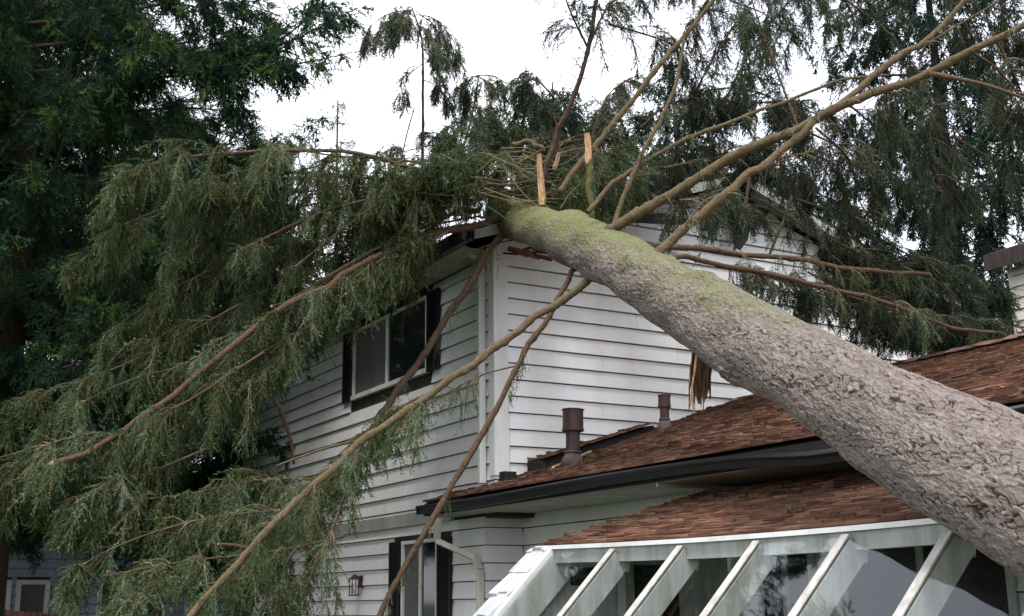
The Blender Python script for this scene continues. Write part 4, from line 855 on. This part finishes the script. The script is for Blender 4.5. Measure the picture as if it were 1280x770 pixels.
# ------------------------------------------------------------------ neighbours
nb = empty('neighbour_house', (0, 27, 0), 'blue-grey sided house low behind the hanging branches at the left edge', 'house', 'neighbouring houses')
q0 = at(-120, 700, 27); q1 = at(200, 700, 27); cx_ = q0[0]; cy_ = q0[1]
# built along its own line of sight-independent axis: a wall facing -Y
yN = float((q0[1] + q1[1]) / 2); xa = float(onplane(-150, 700, 1, yN)[0]); xb = float(onplane(330, 700, 1, yN)[0])
MB().box((xa, yN + .04, 0), (xb, yN + 6, 3.6)).prism([(xa, yN + .04, 3.6), (xb, yN + .04, 3.6), ((xa + xb) / 2, yN + .04, 5)], (0, 5.96, 0)).build('wall_core', M['sheath'], nb)
ops = []
for (pa, pb) in ((-40, 14), (20, 62), (122, 150), (232, 262)):
    u0 = float(onplane(pa, 740, 1, yN)[0]); u1 = float(onplane(pb, 740, 1, yN)[0]); ops.append((u0, u1, 1.0, 2.15))
nl = lap('siding', 1, yN + .035, xa, xb, 0, 3.6, nb, M['bluehouse'], openings=ops, expo=.2)
for (u0, u1, za, zb) in ops:
    f = MB()
    f.box((u0, yN - .03, za), (u0 + .1, yN + .03, zb)).box((u1 - .1, yN - .03, za), (u1, yN + .03, zb)).box((u0 + .1, yN - .028, zb - .1), (u1 - .1, yN + .03, zb)).box((u0 + .1, yN - .028, za), (u1 - .1, yN + .03, za + .1))
    w = f.build('window', M['trim'], nb); MB().box((u0 + .1, yN + .01, za + .1), (u1 - .1, yN + .02, zb - .1)).build('pane', M['blind'], w)
mb = MB(); xm = (xa + xb) / 2
for s_ in (xa - .4, xb + .4): mb.prism([(s_, yN - .5, 3.45), (xm, yN - .5, 5.05), (xm, yN - .5, 5.17), (s_, yN - .5, 3.57)], (0, 7, 0))
mb.build('roof', M['darkroof'], nb)
# red-brown board fence before it
fpx = [(-60, 764), (76, 770)]; fa = at(-70, 757, 20); fb = at(78, 768, 19)
fn = empty('board_fence', (fa[0], fa[1], 0), 'dark red-brown board fence at the bottom left corner in front of the blue-grey house', 'fence')
L = np.linalg.norm((fb - fa)[:2]); dirf = norm((fb - fa) * [1, 1, 0]); n = int(L / .13) + 1; b = MB()
for k in range(n):
    p = fa + dirf * k * .13; zt = fa[2] + (fb[2] - fa[2]) * k / n + random.uniform(-.01, .01); b.bar((p[0], p[1], .03), (p[0], p[1], zt), .02, .12, tuple(dirf), random.random())
b.build('boards', M['redwood'], fn)
b = MB(); b.bar(fa * [1, 1, 0] + [0, 0, fa[2] - .25], fb * [1, 1, 0] + [0, 0, fb[2] - .25], .04, .08).bar(fa * [1, 1, 0] + [0, 0, .4], fb * [1, 1, 0] + [0, 0, .4], .04, .08); b.location = None
b.build('rail', M['redwood'], fn)
# cream house at the right edge
yH = 13.0; c0 = at(1264, 380, 23)
ch = empty('neighbour_house', (c0[0], c0[1], 0), 'cream walled house with dark eave at the right edge behind the brown ridge', 'house', 'neighbouring houses')
hx, hy = float(c0[0]), float(c0[1]); zt = float(at(1264, 333, 23)[2])
MB().box((hx + .05, hy - 4, 0), (hx + 8, hy - .05, zt)).build('wall_core', M['sheath'], ch)
lap('siding', 0, hx + .04, hy - 4, hy, 0, zt, ch, M['cream'], expo=.22)
MB().box((hx, hy - .05, 0), (hx + 8, hy, zt)).build('back_wall', M['cream'], ch)
MB().prism([(hx - .28, hy - 4.2, zt - .02), (hx + 4, hy - 4.2, zt + 1.5), (hx + 8.6, hy - 4.2, zt - .02), (hx + 8.6, hy - 4.2, zt + .3), (hx + 4, hy - 4.2, zt + 1.8), (hx - .28, hy - 4.2, zt + .3)], (0, 4.5, 0)).build('roof', M['darkroof'], ch)
rgl = np.random.default_rng(77); b = MB()
for k in range(2600):
    if k % 3: x = rgl.uniform(EX - .05, 11); y = rgl.uniform(4, Y0 - .1); z = roofz(x) + .03 + dent(Y0 - y, x - EX)
    else: x = rgl.uniform(SX, XW - .2); y = rgl.uniform(4, YL); z = SZ + .075 + (x - SX) * .28 + sagf(y) * (1 - (x - SX) / 2.07)
    a = rgl.uniform(0, 6.28); l = rgl.choice([.03, .05, .12], p=[.5, .38, .12]) * rgl.uniform(.6, 1.4); w = .006 if l < .1 else .01
    d = np.array([math.cos(a), math.sin(a), RS * math.cos(a)]) * l; n_ = np.array([-math.sin(a), math.cos(a), -RS * math.sin(a)]) * w; p = np.array([x, y, z])
    b.add([p - n_, p + n_, p + d + [0, 0, .01]], [(0, 1, 2)], float(rgl.random()))
tag(b.build('needle_litter', M['needle']), 'fallen needles and twig bits scattered over the brown shingles', 'litter', kind='stuff')
print('TRIS', TOTAL[0], 'branches', NB[0])
